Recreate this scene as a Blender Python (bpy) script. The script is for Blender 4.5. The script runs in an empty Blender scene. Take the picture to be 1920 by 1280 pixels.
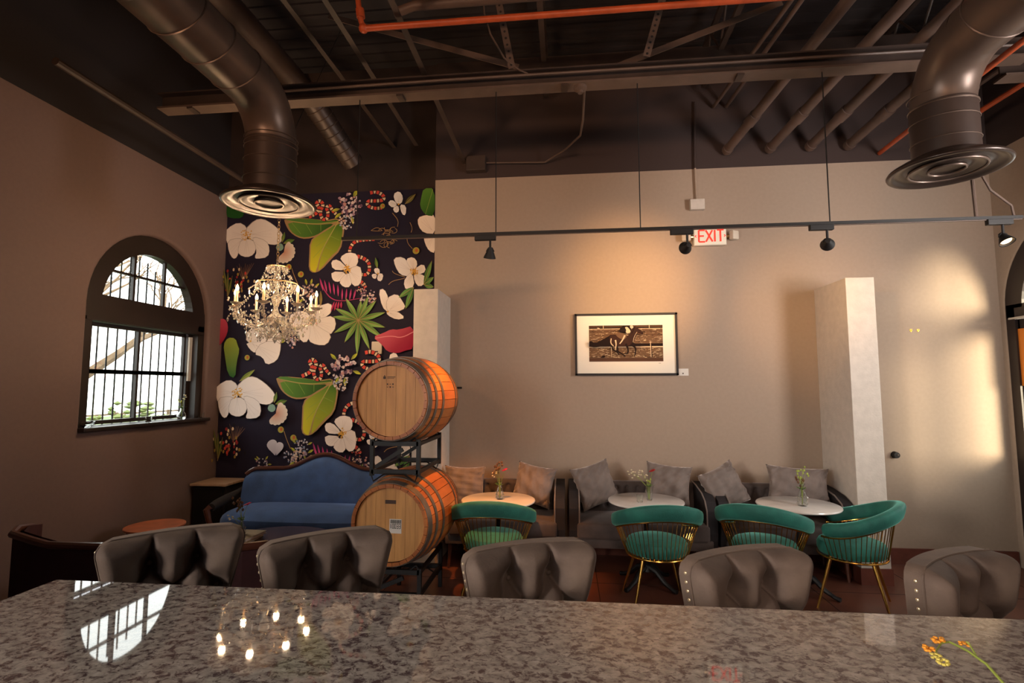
import bpy, bmesh, math, random
import numpy as np
from mathutils import Vector, Matrix, noise
PI = math.pi
R = math.radians
rnd = random.Random(7)
scene = bpy.context.scene
COL = scene.collection

# ------------------------------------------------------------------ camera
CAM_H = 1.75
F_PX = 981.25
def cam_axes(yaw, pit, rol):
    f = Vector((-math.sin(yaw)*math.cos(pit), math.cos(yaw)*math.cos(pit), math.sin(pit)))
    r = Vector((math.cos(yaw), math.sin(yaw), 0))
    u = r.cross(f)
    c, s = math.cos(rol), math.sin(rol)
    return r*c + u*s, u*c - r*s, f
AX_R, AX_U, AX_F = cam_axes(R(6.0103), R(4.8521), R(-0.0719))
cam_d = bpy.data.cameras.new('camera')
cam_d.sensor_width = 36; cam_d.lens = F_PX/1920*36; cam_d.clip_start = 0.02; cam_d.clip_end = 200
cam = bpy.data.objects.new('camera', cam_d); COL.objects.link(cam)
m = Matrix.Identity(4)
for i in range(3):
    m[i][0] = AX_R[i]; m[i][1] = AX_U[i]; m[i][2] = -AX_F[i]
m[2][3] = CAM_H
cam.matrix_world = m
scene.camera = cam

# ------------------------------------------------------------------ world, sun, daylight, exposure
scene.view_settings.view_transform = 'Standard'
scene.view_settings.look = 'None'
scene.view_settings.gamma = 1.0
scene.view_settings.exposure = 0.0
scene.view_settings.use_curve_mapping = False
w = bpy.data.worlds.new('sky'); scene.world = w; w.use_nodes = True
bg = w.node_tree.nodes['Background']
bg.inputs[0].default_value = (0.96, 0.98, 1.0, 1); bg.inputs[1].default_value = 6.0

def area(name, loc, target, sx, sy, power, col, spread=180):
    l = bpy.data.lights.new(name, 'AREA'); l.shape = 'RECTANGLE'; l.size = sx; l.size_y = sy
    l.energy = power; l.color = col; l.spread = R(spread)
    o = bpy.data.objects.new(name, l); COL.objects.link(o); o.location = loc
    o.rotation_euler = (Vector(target)-Vector(loc)).to_track_quat('-Z', 'Y').to_euler()
    return o
def spot(name, loc, target, power, col, ang, blend=0.6, rad=0.03):
    l = bpy.data.lights.new(name, 'SPOT'); l.energy = power; l.color = col; l.spot_size = R(ang); l.spot_blend = blend
    l.shadow_soft_size = rad
    o = bpy.data.objects.new(name, l); COL.objects.link(o); o.location = loc
    o.rotation_euler = (Vector(target)-Vector(loc)).to_track_quat('-Z', 'Y').to_euler()
    return o
def portal(name, loc, target, sx, sy):
    o = area(name, loc, target, sx, sy, 1, (1, 1, 1)); o.data.cycles.is_portal = True
    return o
SUN = bpy.data.lights.new('sun', 'SUN'); SUN.energy = 13; SUN.color = (1.0, 0.80, 0.56); SUN.angle = R(24)
sun = bpy.data.objects.new('sun', SUN); COL.objects.link(sun)
sun.rotation_euler = Vector((-0.50, 0.86, -0.12)).to_track_quat('-Z', 'Y').to_euler()
# unseen daylight areas; the wall behind the camera is built without openings
area('daylight_front_window', (-2.9, -3.35, 2.2), (2.7, 5.1, 1.3), 1.3, 1.8, 10, (0.80, 0.86, 1.0), 80)
area('daylight_front_fill', (1.9, -3.35, 1.9), (0.6, 5.0, 1.5), 1.4, 2.2, 2, (0.9, 0.9, 1.0))  # added fill; no door is built behind the camera
area('daylight_right_window', (4.25, 2.45, 2.6), (1.2, 5.7, 3.5), 1.1, 1.4, 98, (1.0, 0.91, 0.86), 115)
# warm fill added above the bar, behind the camera, to wash the upper wall
for k, (x, p_) in enumerate(((-2.4, 15), (0.3, 14), (2.6, 2))):
    area('upper_wall_fill', (x, -0.6, 3.3), (x*0.95+0.3, 5.7, 4.1), 0.35, 0.35, p_, (1.0, 0.55, 0.30), 85)
area('foreground_fill', (0.6, -1.4, 2.7), (0.9, 2.0, 1.0), 0.8, 0.8, 6, (1.0, 0.80, 0.66), 60)  # fill added to brighten stools and counter, not a lamp of the room
area('stool_side_fill', (-4.05, -1.7, 2.2), (1.0, 2.4, 0.9), 1.1, 1.6, 70, (1.0, 0.93, 0.84), 70)  # side light added for the stools; the left wall has no window here
portal('window_portal', (-4.50, 4.91, 2.35), (0, 4.91, 2.35), 1.6, 2.0)
portal('window_portal', (4.60, 4.91, 2.2), (0, 4.91, 2.2), 1.6, 2.3)

# ------------------------------------------------------------------ materials
def mat(name, col, rough=0.6, metal=0.0, noise_s=0, noise_a=0.0, bump=0.0, bump_s=None, sheen=0.0, coat=0.0, trans=0.0,
        emit=None, emit_s=0.0, col2=None, ior=1.45, spec=None, stretch=None, sheen_tint=None, sheen_rough=0.4, detail=4):
    mt = bpy.data.materials.new(name); mt.use_nodes = True
    nt = mt.node_tree; b = nt.nodes['Principled BSDF']
    b.inputs['Base Color'].default_value = (*col, 1)
    b.inputs['Roughness'].default_value = rough
    b.inputs['Metallic'].default_value = metal
    b.inputs['IOR'].default_value = ior
    b.inputs['Transmission Weight'].default_value = trans
    b.inputs['Coat Weight'].default_value = coat
    b.inputs['Sheen Weight'].default_value = sheen
    b.inputs['Sheen Roughness'].default_value = sheen_rough
    if sheen_tint: b.inputs['Sheen Tint'].default_value = (*sheen_tint, 1)
    if spec is not None: b.inputs['Specular IOR Level'].default_value = spec
    if emit:
        b.inputs['Emission Color'].default_value = (*emit, 1); b.inputs['Emission Strength'].default_value = emit_s
    if noise_s:
        tc = nt.nodes.new('ShaderNodeTexCoord'); mp = nt.nodes.new('ShaderNodeMapping')
        nt.links.new(tc.outputs['Object'], mp.inputs['Vector'])
        if stretch: mp.inputs['Scale'].default_value = stretch
        n = nt.nodes.new('ShaderNodeTexNoise'); n.inputs['Scale'].default_value = noise_s; n.inputs['Detail'].default_value = detail
        nt.links.new(mp.outputs['Vector'], n.inputs['Vector'])
        if noise_a or col2:
            rp = nt.nodes.new('ShaderNodeValToRGB')
            c2 = col2 if col2 else tuple(c*(1-noise_a) for c in col)
            rp.color_ramp.elements[0].position = 0.35; rp.color_ramp.elements[0].color = (*c2, 1)
            rp.color_ramp.elements[1].position = 0.65; rp.color_ramp.elements[1].color = (*col, 1)
            nt.links.new(n.outputs['Fac'], rp.inputs['Fac']); nt.links.new(rp.outputs['Color'], b.inputs['Base Color'])
        if bump:
            n2 = nt.nodes.new('ShaderNodeTexNoise'); n2.inputs['Scale'].default_value = bump_s or noise_s; n2.inputs['Detail'].default_value = 3
            nt.links.new(mp.outputs['Vector'], n2.inputs['Vector'])
            bp = nt.nodes.new('ShaderNodeBump'); bp.inputs['Strength'].default_value = bump; bp.inputs['Distance'].default_value = 0.01
            nt.links.new(n2.outputs['Fac'], bp.inputs['Height']); nt.links.new(bp.outputs['Normal'], b.inputs['Normal'])
    return mt

def wall_paint(name, col, dark, zsplit):
    """two-tone paint: wall colour below the cut line, near-black above it"""
    mt = mat(name, col, 0.72, noise_s=30, noise_a=0.05, bump=0.12, bump_s=160)
    nt = mt.node_tree; b = nt.nodes['Principled BSDF']
    src = b.inputs['Base Color'].links[0].from_socket
    g = nt.nodes.new('ShaderNodeNewGeometry'); sp = nt.nodes.new('ShaderNodeSeparateXYZ')
    nt.links.new(g.outputs['Position'], sp.inputs[0])
    mth = nt.nodes.new('ShaderNodeMath'); mth.operation = 'GREATER_THAN'; mth.inputs[1].default_value = zsplit
    nt.links.new(sp.outputs['Z'], mth.inputs[0])
    mx = nt.nodes.new('ShaderNodeMix'); mx.data_type = 'RGBA'
    nt.links.new(mth.outputs[0], mx.inputs['Factor']); nt.links.new(src, mx.inputs[6]); mx.inputs[7].default_value = (*dark, 1)
    nt.links.new(mx.outputs[2], b.inputs['Base Color'])
    return mt

TAUPE = (0.365, 0.275, 0.208)
DARKP = (0.042, 0.025, 0.022)
M = {}
M['wall'] = wall_paint('wall_paint', TAUPE, DARKP, 4.10)
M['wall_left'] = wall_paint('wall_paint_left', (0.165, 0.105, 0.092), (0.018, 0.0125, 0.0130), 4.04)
M['black_paint'] = mat('black_paint', (0.035, 0.021, 0.019), 0.7, noise_s=3, noise_a=0.3)
M['fin'] = mat('fin_plaster', (0.60, 0.53, 0.46), 0.75, noise_s=14, noise_a=0.10, bump=0.2, bump_s=60)
M['deck'] = mat('ceiling_deck', (0.028, 0.021, 0.022), 0.9, noise_s=2, noise_a=0.4)
M['steel'] = mat('painted_steel', (0.045, 0.028, 0.022), 0.55, noise_s=6, noise_a=0.3)
M['steel_pale'] = mat('painted_steel_pale', (0.105, 0.068, 0.052), 0.5, noise_s=6, noise_a=0.25)
M['duct'] = mat('duct_metal', (0.13, 0.088, 0.068), 0.38, 0.4, noise_s=4, noise_a=0.25, bump=0.05, bump_s=12)
M['duct_dark'] = mat('duct_metal_dark', (0.055, 0.035, 0.028), 0.45, 0.3, noise_s=4, noise_a=0.3)
M['diffuser'] = mat('diffuser_metal', (0.045, 0.030, 0.024), 0.30, 0.35, noise_s=4, noise_a=0.2)
M['pipe'] = mat('drain_pipe', (0.115, 0.072, 0.056), 0.5, noise_s=5, noise_a=0.35)
M['orange_pipe'] = mat('orange_pipe', (0.45, 0.075, 0.02), 0.45, noise_s=9, noise_a=0.3)
M['black_metal'] = mat('black_metal', (0.006, 0.0045, 0.0045), 0.5, 0.0, noise_s=8, noise_a=0.3)
M['track'] = mat('track_black', (0.005, 0.004, 0.004), 0.6)
M['lamp'] = mat('lamp_glow', (1, 0.8, 0.5), 0.4, emit=(1.0, 0.62, 0.30), emit_s=9)
M['candle_glow'] = mat('candle_glow', (1, 0.8, 0.5), 0.4, emit=(1.0, 0.50, 0.17), emit_s=60)
M['candle'] = mat('candle_sleeve', (0.75, 0.50, 0.27), 0.5)
M['brass'] = mat('aged_brass', (0.42, 0.26, 0.12), 0.3, 0.9, noise_s=20, noise_a=0.2)
M['gold'] = mat('gold_metal', (0.66, 0.37, 0.085), 0.22, 1.0)
M['crystal'] = mat('crystal', (0.98, 0.90, 0.80), 0.05, 0.0, trans=0.82, ior=1.55, coat=1.0)
M['glass'] = mat('clear_glass', (0.95, 0.98, 0.96), 0.03, trans=1.0, ior=1.35)
M['teal'] = mat('green_velvet', (0.022, 0.165, 0.125), 0.7, noise_s=7, col2=(0.011, 0.095, 0.075), sheen=0.7, sheen_tint=(0.25, 0.70, 0.58), sheen_rough=0.35, bump=0.15, bump_s=90)
M['taupe_velvet'] = mat('taupe_velvet', (0.150, 0.100, 0.074), 0.8, noise_s=9, col2=(0.098, 0.064, 0.049), sheen=0.22, sheen_tint=(0.62, 0.50, 0.43), sheen_rough=0.32, bump=0.12, bump_s=120)
M['grey_velvet'] = mat('grey_velvet', (0.088, 0.066, 0.060), 0.8, noise_s=9, noise_a=0.3, sheen=0.5, sheen_tint=(0.6, 0.53, 0.52), bump=0.15, bump_s=100)
M['pillow'] = mat('pillow_velvet', (0.21, 0.165, 0.145), 0.75, noise_s=10, noise_a=0.25, sheen=0.7, sheen_tint=(0.75, 0.66, 0.62), bump=0.3, bump_s=35)
M['blue_velvet'] = mat('blue_velvet', (0.045, 0.100, 0.26), 0.75, noise_s=6, noise_a=0.3, sheen=0.8, sheen_tint=(0.35, 0.50, 0.85), bump=0.15, bump_s=80)
M['dark_velvet'] = mat('dark_velvet', (0.022, 0.018, 0.020), 0.85, noise_s=8, noise_a=0.3)
M['maroon'] = mat('maroon_velvet', (0.05, 0.010, 0.011), 0.85, noise_s=8, noise_a=0.3, sheen=0.0, sheen_tint=(0.6, 0.1, 0.1))
M['wood_dark'] = mat('dark_walnut', (0.10, 0.032, 0.018), 0.28, noise_s=4, noise_a=0.4, stretch=(1, 1, 6), coat=0.4)
M['wood_top'] = mat('worn_wood_top', (0.50, 0.33, 0.22), 0.4, noise_s=5, noise_a=0.25, stretch=(1, 8, 1))
M['copper'] = mat('copper_top', (0.62, 0.19, 0.09), 0.35, 0.3, noise_s=6, noise_a=0.3)
M['oak'] = mat('oak_head', (0.66, 0.335, 0.110), 0.5, noise_s=3.0, col2=(0.50, 0.24, 0.075), stretch=(7, 1, 0.8), bump=0.1, bump_s=30)
M['oak_side'] = mat('oak_staves', (0.50, 0.165, 0.038), 0.42, noise_s=3.0, col2=(0.30, 0.085, 0.02), stretch=(2, 0.7, 2), bump=0.1, bump_s=30)
M['hoop'] = mat('barrel_hoop', (0.20, 0.17, 0.145), 0.42, 0.6, noise_s=12, noise_a=0.35)
M['stain'] = mat('stamp_ink', (0.06, 0.03, 0.018), 0.6)
M['paper'] = mat('white_paper', (0.72, 0.68, 0.62), 0.6)
M['mat_board'] = mat('mat_board', (0.80, 0.74, 0.63), 0.7)
M['white_plastic'] = mat('white_plastic', (0.62, 0.54, 0.44), 0.45)
M['sign_face'] = mat('exit_sign_face', (0.85, 0.80, 0.66), 0.45)
M['exit_red'] = mat('exit_red', (0.85, 0.03, 0.02), 0.4, emit=(1.0, 0.06, 0.03), emit_s=0.75)
M['marble'] = mat('white_marble', (0.88, 0.83, 0.78), 0.14, noise_s=5, col2=(0.76, 0.70, 0.65), coat=0.4, detail=8)
M['plum'] = mat('plum_top', (0.10, 0.055, 0.06), 0.25, noise_s=8, noise_a=0.3)
M['brick_base'] = mat('base_red_brown', (0.15, 0.042, 0.026), 0.5, noise_s=6, noise_a=0.35)
M['black'] = mat('near_black', (0.012, 0.009, 0.009), 0.6)
M['win_frame'] = mat('window_frame', (0.022, 0.013, 0.011), 0.4, noise_s=6, noise_a=0.2)
M['win_pale'] = mat('pale_jamb', (0.55, 0.50, 0.44), 0.5)
M['leafg'] = mat('leaf_green', (0.10, 0.19, 0.03), 0.5)
M['stem'] = mat('stem_green', (0.25, 0.30, 0.05), 0.5)
M['magenta'] = mat('magenta_petal', (0.55, 0.01, 0.07), 0.5)
M['red'] = mat('red_petal', (0.40, 0.012, 0.015), 0.5)
M['yellow'] = mat('yellow_petal', (0.62, 0.50, 0.10), 0.5)
M['cream'] = mat('cream_petal', (0.70, 0.60, 0.38), 0.5)
M['orange'] = mat('orange_petal', (0.80, 0.30, 0.02), 0.5)
M['berry'] = mat('green_berry', (0.34, 0.40, 0.05), 0.4)
M['bark'] = mat('bark', (0.17, 0.115, 0.07), 0.9, noise_s=4, noise_a=0.4)
M['grass'] = mat('grass', (0.10, 0.15, 0.05), 0.9, noise_s=1.5, noise_a=0.3)
M['foliage'] = mat('foliage', (0.16, 0.20, 0.06), 0.8, noise_s=3, noise_a=0.4)
M['pave'] = mat('pavement', (0.22, 0.19, 0.17), 0.9, noise_s=1, noise_a=0.15)
M['book'] = mat('book_cover', (0.45, 0.36, 0.22), 0.6)
M['orange_glow'] = mat('orange_notice', (0.75, 0.22, 0.02), 0.5)

def granite():
    mt = bpy.data.materials.new('granite'); mt.use_nodes = True
    nt = mt.node_tree; b = nt.nodes['Principled BSDF']
    tc = nt.nodes.new('ShaderNodeTexCoord'); mp = nt.nodes.new('ShaderNodeMapping'); mp.inputs['Scale'].default_value = (1, 1.25, 1)
    mp.inputs['Rotation'].default_value = (0, 0, R(14))
    nt.links.new(tc.outputs['Object'], mp.inputs[0])
    def nz(s, d, dist, rough=.6):
        n = nt.nodes.new('ShaderNodeTexNoise'); n.inputs['Scale'].default_value = s; n.inputs['Detail'].default_value = d
        n.inputs['Distortion'].default_value = dist; n.inputs['Roughness'].default_value = rough; nt.links.new(mp.outputs[0], n.inputs['Vector']); return n
    def ramp(n, p0, c0, p1, c1):
        r = nt.nodes.new('ShaderNodeValToRGB'); e = r.color_ramp.elements
        e[0].position = p0; e[0].color = (*c0, 1); e[1].position = p1; e[1].color = (*c1, 1)
        nt.links.new(n.outputs['Fac'], r.inputs['Fac']); return r
    base = ramp(nz(34, 8, 0.3), 0.32, (0.20, 0.165, 0.145), 0.68, (0.40, 0.35, 0.305))
    veins = ramp(nz(40, 10, 0.5, .74), 0.42, (0.0, 0.0, 0.0), 0.52, (1, 1, 1))
    mx = nt.nodes.new('ShaderNodeMix'); mx.data_type = 'RGBA'
    nt.links.new(veins.outputs['Color'], mx.inputs['Factor'])
    mx.inputs[6].default_value = (0.075, 0.048, 0.048, 1)
    nt.links.new(base.outputs['Color'], mx.inputs[7])
    nt.links.new(mx.outputs[2], b.inputs['Base Color'])
    b.inputs['Roughness'].default_value = 0.025
    b.inputs['IOR'].default_value = 1.55
    return mt
M['granite'] = granite()

def floor_mat():
    mt = mat('stained_concrete', (0.155, 0.052, 0.030), 0.30, noise_s=1.6, col2=(0.075, 0.028, 0.020), detail=8)
    nt = mt.node_tree; b = nt.nodes['Principled BSDF']
    return mt
M['floor'] = floor_mat()
vc = bpy.data.materials.new('printed_colours'); vc.use_nodes = True
_b = vc.node_tree.nodes['Principled BSDF']; _a = vc.node_tree.nodes.new('ShaderNodeVertexColor'); _a.layer_name = 'ink'
vc.node_tree.links.new(_a.outputs['Color'], _b.inputs['Base Color']); _b.inputs['Roughness'].default_value = 0.7; _b.inputs['Specular IOR Level'].default_value = 0.15
M['print'] = vc

# ------------------------------------------------------------------ mesh helpers
def tag(o, label=None, cat=None, group=None, kind=None):
    if label: o['label'] = label
    if cat: o['category'] = cat
    if group: o['group'] = group
    if kind: o['kind'] = kind
    return o
def empty(name, loc=(0, 0, 0), rz=0.0, label=None, cat=None, group=None):
    o = bpy.data.objects.new(name, None); COL.objects.link(o); o.empty_display_size = 0.1
    o.location = loc; o.rotation_euler = (0, 0, rz)
    return tag(o, label, cat, group)
def copy_tree(o, parent=None):
    c = o.copy(); COL.objects.link(c)
    if parent is not None: c.parent = parent
    for ch in list(o.children): copy_tree(ch, c)
    return c

class MB:
    def __init__(s): s.bm = bmesh.new()
    def box(s, c, size, rot=None, bev=0.0, seg=2):
        r = bmesh.ops.create_cube(s.bm, size=1.0)
        vs = r['verts']
        mt = Matrix.Diagonal((*size, 1))
        bmesh.ops.transform(s.bm, matrix=mt, verts=vs)
        if bev:
            es = list({e for v in vs for e in v.link_edges})
            rr = bmesh.ops.bevel(s.bm, geom=es, offset=bev, segments=seg, affect='EDGES', profile=0.5)
            vs = list({v for f in rr['faces'] for v in f.verts} | {v for v in vs if v.is_valid})
        mt = Matrix.Translation(Vector(c))
        if rot is not None:
            mt = mt @ (rot.to_matrix().to_4x4() if hasattr(rot, 'to_matrix') else rot)
        bmesh.ops.transform(s.bm, matrix=mt, verts=vs)
        return s
    def bar(s, p0, p1, w_, h_, roll=0.0):
        p0 = Vector(p0); p1 = Vector(p1); d = p1-p0
        q = d.to_track_quat('X', 'Z')
        rot = q.to_matrix().to_4x4() @ Matrix.Rotation(roll, 4, 'X')
        return s.box((p0+p1)/2, (d.length, w_, h_), rot)
    def cyl(s, p0, p1, r0, r1=None, seg=12, caps=True):
        r1 = r0 if r1 is None else r1
        return s.tube([p0, p1], [r0, r1], seg, caps=caps)
    def tube(s, pts, r, seg=10, closed=False, caps=True, sx=1.0):
        pts = [Vector(p) for p in pts]; n = len(pts)
        rs = r if isinstance(r, (list, tuple)) else [r]*n
        rings = []; prev = None
        for i, p in enumerate(pts):
            if closed: t = pts[(i+1) % n]-pts[i-1]
            else: t = pts[min(i+1, n-1)]-pts[max(i-1, 0)]
            t = t.normalized() if t.length > 1e-9 else Vector((0, 0, 1))
            if prev is None:
                a = Vector((0, 0, 1)) if abs(t.z) < 0.9 else Vector((1, 0, 0))
                u = t.cross(a).normalized()
            else:
                u = (prev-t*prev.dot(t)).normalized()
            prev = u; v = t.cross(u)
            rings.append([s.bm.verts.new(p+(u*math.cos(k*2*PI/seg)*sx+v*math.sin(k*2*PI/seg))*rs[i]) for k in range(seg)])
        m_ = n if closed else n-1
        for i in range(m_):
            a, b = rings[i], rings[(i+1) % n]
            for k in range(seg):
                s.bm.faces.new((a[k], a[(k+1) % seg], b[(k+1) % seg], b[k]))
        if caps and not closed:
            s.bm.faces.new(rings[0][::-1]); s.bm.faces.new(rings[-1])
        return s
    def lathe(s, prof, c=(0, 0, 0), seg=24, rot=None):
        """prof: list of (r, z)"""
        c = Vector(c); rings = []
        for r, z in prof:
            ring = []
            for k in range(seg if r > 1e-6 else 1):
                a = k*2*PI/seg; p = Vector((r*math.cos(a), r*math.sin(a), z))
                if rot is not None: p = rot @ p
                ring.append(s.bm.verts.new(c+p))
            rings.append(ring)
        for a, b in zip(rings, rings[1:]):
            for k in range(seg):
                k2 = (k+1) % seg
                if len(a) == 1 and len(b) == 1: continue
                if len(a) == 1: s.bm.faces.new((a[0], b[k2], b[k]))
                elif len(b) == 1: s.bm.faces.new((a[k], a[k2], b[0]))
                else: s.bm.faces.new((a[k], a[k2], b[k2], b[k]))
        return s
    def prism(s, outline, y0, y1, plane='XZ'):
        """outline 2D polygon extruded along the third axis"""
        def P(a, b, c): return {'XZ': (a, c, b), 'YZ': (c, a, b), 'XY': (a, b, c)}[plane]
        A = [s.bm.verts.new(P(a, b, y0)) for a, b in outline]; B = [s.bm.verts.new(P(a, b, y1)) for a, b in outline]
        s.bm.faces.new(A); s.bm.faces.new(B[::-1]); n = len(A)
        for i in range(n): s.bm.faces.new((A[i], B[i], B[(i+1) % n], A[(i+1) % n]))
        return s
    def ball(s, c, r, seg=8, scale=(1, 1, 1)):
        rr = bmesh.ops.create_uvsphere(s.bm, u_segments=seg, v_segments=max(4, seg*2//3), radius=r)
        bmesh.ops.transform(s.bm, matrix=Matrix.Translation(Vector(c)) @ Matrix.Diagonal((*scale, 1)), verts=rr['verts'])
        return s
    def octa(s, c, r, h=None):
        h = h or r; c = Vector(c)
        t = s.bm.verts.new(c+Vector((0, 0, h))); b = s.bm.verts.new(c-Vector((0, 0, h)))
        a0 = rnd.random()*2
        q = [s.bm.verts.new(c+Vector((r*math.cos(a0+k*PI/2), r*math.sin(a0+k*PI/2), 0))) for k in range(4)]
        for k in range(4):
            s.bm.faces.new((t, q[k], q[(k+1) % 4])); s.bm.faces.new((b, q[(k+1) % 4], q[k]))
        return s
    def grid(s, fn, nu, nv, closed_u=False, wrap=None):
        V = [[s.bm.verts.new(fn(i/(nu if closed_u else nu-1), j/(nv-1))) for j in range(nv)] for i in range(nu)]
        for i in range(nu if closed_u else nu-1):
            for j in range(nv-1):
                a, b = V[i], V[(i+1) % nu]
                s.bm.faces.new((a[j], b[j], b[j+1], a[j+1]))
        return V
    def build(s, name, mt, parent=None, smooth=False, loc=None, label=None, kind=None, weld=False, angle=35):
        if weld: bmesh.ops.remove_doubles(s.bm, verts=s.bm.verts, dist=1e-5)
        bmesh.ops.recalc_face_normals(s.bm, faces=s.bm.faces)
        me = bpy.data.meshes.new(name); s.bm.to_mesh(me); s.bm.free()
        me.materials.append(mt)
        if smooth:
            for p in me.polygons: p.use_smooth = True
            try: me.set_sharp_from_angle(angle=R(angle))
            except Exception: pass
        o = bpy.data.objects.new(name, me); COL.objects.link(o)
        if parent is not None: o.parent = parent
        if loc is not None: o.location = loc
        if label: o['label'] = label
        if kind: o['kind'] = kind
        return o

def arc(c, r, a0, a1, n, plane='XY', z=0):
    out = []
    for i in range(n+1):
        a = a0+(a1-a0)*i/n; x = c[0]+r*math.cos(a); y = c[1]+r*math.sin(a)
        out.append({'XY': (x, y, z), 'YZ': (z, x, y), 'XZ': (x, z, y)}[plane])
    return out

# ------------------------------------------------------------------ room shell
XL, XR, YB, YA, YF, ZC = -4.17, 4.33, 5.70, 5.93, -3.5, 5.5
def struct(name, mb, mt, smooth=False, parent=None, label=None):
    o = mb.build(name, mt, parent, smooth)
    if parent is None: o['kind'] = 'structure'
    if label: o['label'] = label
    return o
struct('floor', MB().box((0, 1.2, -0.05), (9.2, 10.2, 0.1)), M['floor'])
flo = bpy.data.objects['floor']
# saw-cut joints of the floor, recessed dark lines
jb = MB()
for k in range(-4, 6): jb.box((k*0.92+0.25, 3.7, 0.0006), (0.006, 4.3, 0.001))
for k in range(0, 6): jb.box((0.08, 1.6+k*0.82, 0.0006), (8.4, 0.006, 0.001))
jb.build('saw_cut_joints', M['black'], flo, kind='stuff')
struct('ceiling', MB().box((0, 1.2, ZC+0.1), (9.2, 10.2, 0.2)), M['deck'])
# corrugated deck ribs
cb = MB()
for k in range(56):
    y = -3.3+k*0.165
    cb.box((0.08, y, ZC-0.01), (8.5, 0.05, 0.02))
cb.build('deck_rib', M['deck'], bpy.data.objects['ceiling'], kind='stuff')
struct('wall_back', MB().box((1.54, YB+0.3, ZC/2), (6.04, 0.6, ZC)), M['wall'])
struct('wall_alcove', MB().box((-2.9, YA+0.3, ZC/2), (2.84, 0.6, ZC)), M['black_paint'])
struct('wall_front', MB().box((0, YF-0.12, ZC/2), (9.2, 0.24, ZC)), M['wall'])

def arched_wall(name, X, sgn, y0, y1, oy0, oy1, oz0, zc, th, mt):
    """wall in the YZ plane at X (room side), thickness th outwards (sgn), arched opening with rounded arris"""
    r = (oy1-oy0)/2; cy = (oy0+oy1)/2; N = 24; rr = 0.035
    def loop(off):
        pts = [(oy0-off, oz0-(off if oz0 > 0.05 else 0))]
        for i in range(N+1):
            a = PI-PI*i/N; pts.append((cy+(r+off)*math.cos(a), zc+(r+off)*math.sin(a)))
        pts.append((oy1+off, oz0-(off if oz0 > 0.05 else 0)))
        return pts
    b = MB(); bm = b.bm
    def face_plane(x, off):
        L = loop(off); V = [bm.verts.new((x, p[0], p[1])) for p in L]
        c = {k: bm.verts.new((x, *k)) for k in ((y0, 0), (y1, 0), (y0, ZC), (y1, ZC), (y0, zc), (y1, zc))}
        zb = L[0][1]
        # left strip, right strip
        bl = bm.verts.new((x, y0, zb)); br = bm.verts.new((x, y1, zb))
        bm.faces.new((bl, V[0], V[1], c[(y0, zc)])); bm.faces.new((V[-1], br, c[(y1, zc)], V[-2]))
        if zb > 0.01: bm.faces.new((c[(y0, 0)], c[(y1, 0)], br, V[-1], V[0], bl))
        tops = [bm.verts.new((x, L[1+i][0], ZC)) for i in range(N+1)]
        bm.faces.new((c[(y0, zc)], V[1], tops[0], c[(y0, ZC)])); bm.faces.new((V[-2], c[(y1, zc)], c[(y1, ZC)], tops[-1]))
        for i in range(N): bm.faces.new((V[1+i], V[2+i], tops[i+1], tops[i]))
        return V
    A = face_plane(X, rr); rings = [A]
    for k in range(1, 5):
        a = k/4*PI/2; off = rr*(1-math.sin(a)); dx = rr*(1-math.cos(a))
        rings.append([bm.verts.new((X+sgn*dx, p[0], p[1])) for p in loop(off)])
    B = face_plane(X+sgn*th, 0); rings.append(B)
    for a_, b_ in zip(rings, rings[1:]):
        for i in range(len(a_)-1): bm.faces.new((a_[i], b_[i], b_[i+1], a_[i+1]))
        if oz0 > 0.05: bm.faces.new((a_[-1], b_[-1], b_[0], a_[0]))
    o = b.build(name, mt, smooth=True, angle=30); o['kind'] = 'structure'
    return o
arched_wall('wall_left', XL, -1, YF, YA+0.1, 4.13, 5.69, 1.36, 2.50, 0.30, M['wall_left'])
arched_wall('wall_right', XR, 1, YF, YB+0.1, 3.95, 5.63, 0.0, 2.50, 0.30, M['wall'])

# baseboard and the free-standing fins
struct('baseboard_back', MB().box((1.42, YB-0.012, 0.075), (5.78, 0.024, 0.15)), M['brick_base'])
struct('trim_1', MB().box((2.695, 5.39, 1.4425), (0.25, 0.62, 2.605), bev=0.004), M['fin'], label='pale plaster fin wall standing out beside the rightmost table')
struct('baseboard_fin', MB().box((2.695, 5.39, 0.07), (0.27, 0.64, 0.14)), M['brick_base'])
struct('trim_2', MB().box((-1.415, 5.41, 1.365), (0.25, 0.58, 2.73), bev=0.004), M['fin'], label='pale plaster fin wall behind the stacked barrels')

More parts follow.
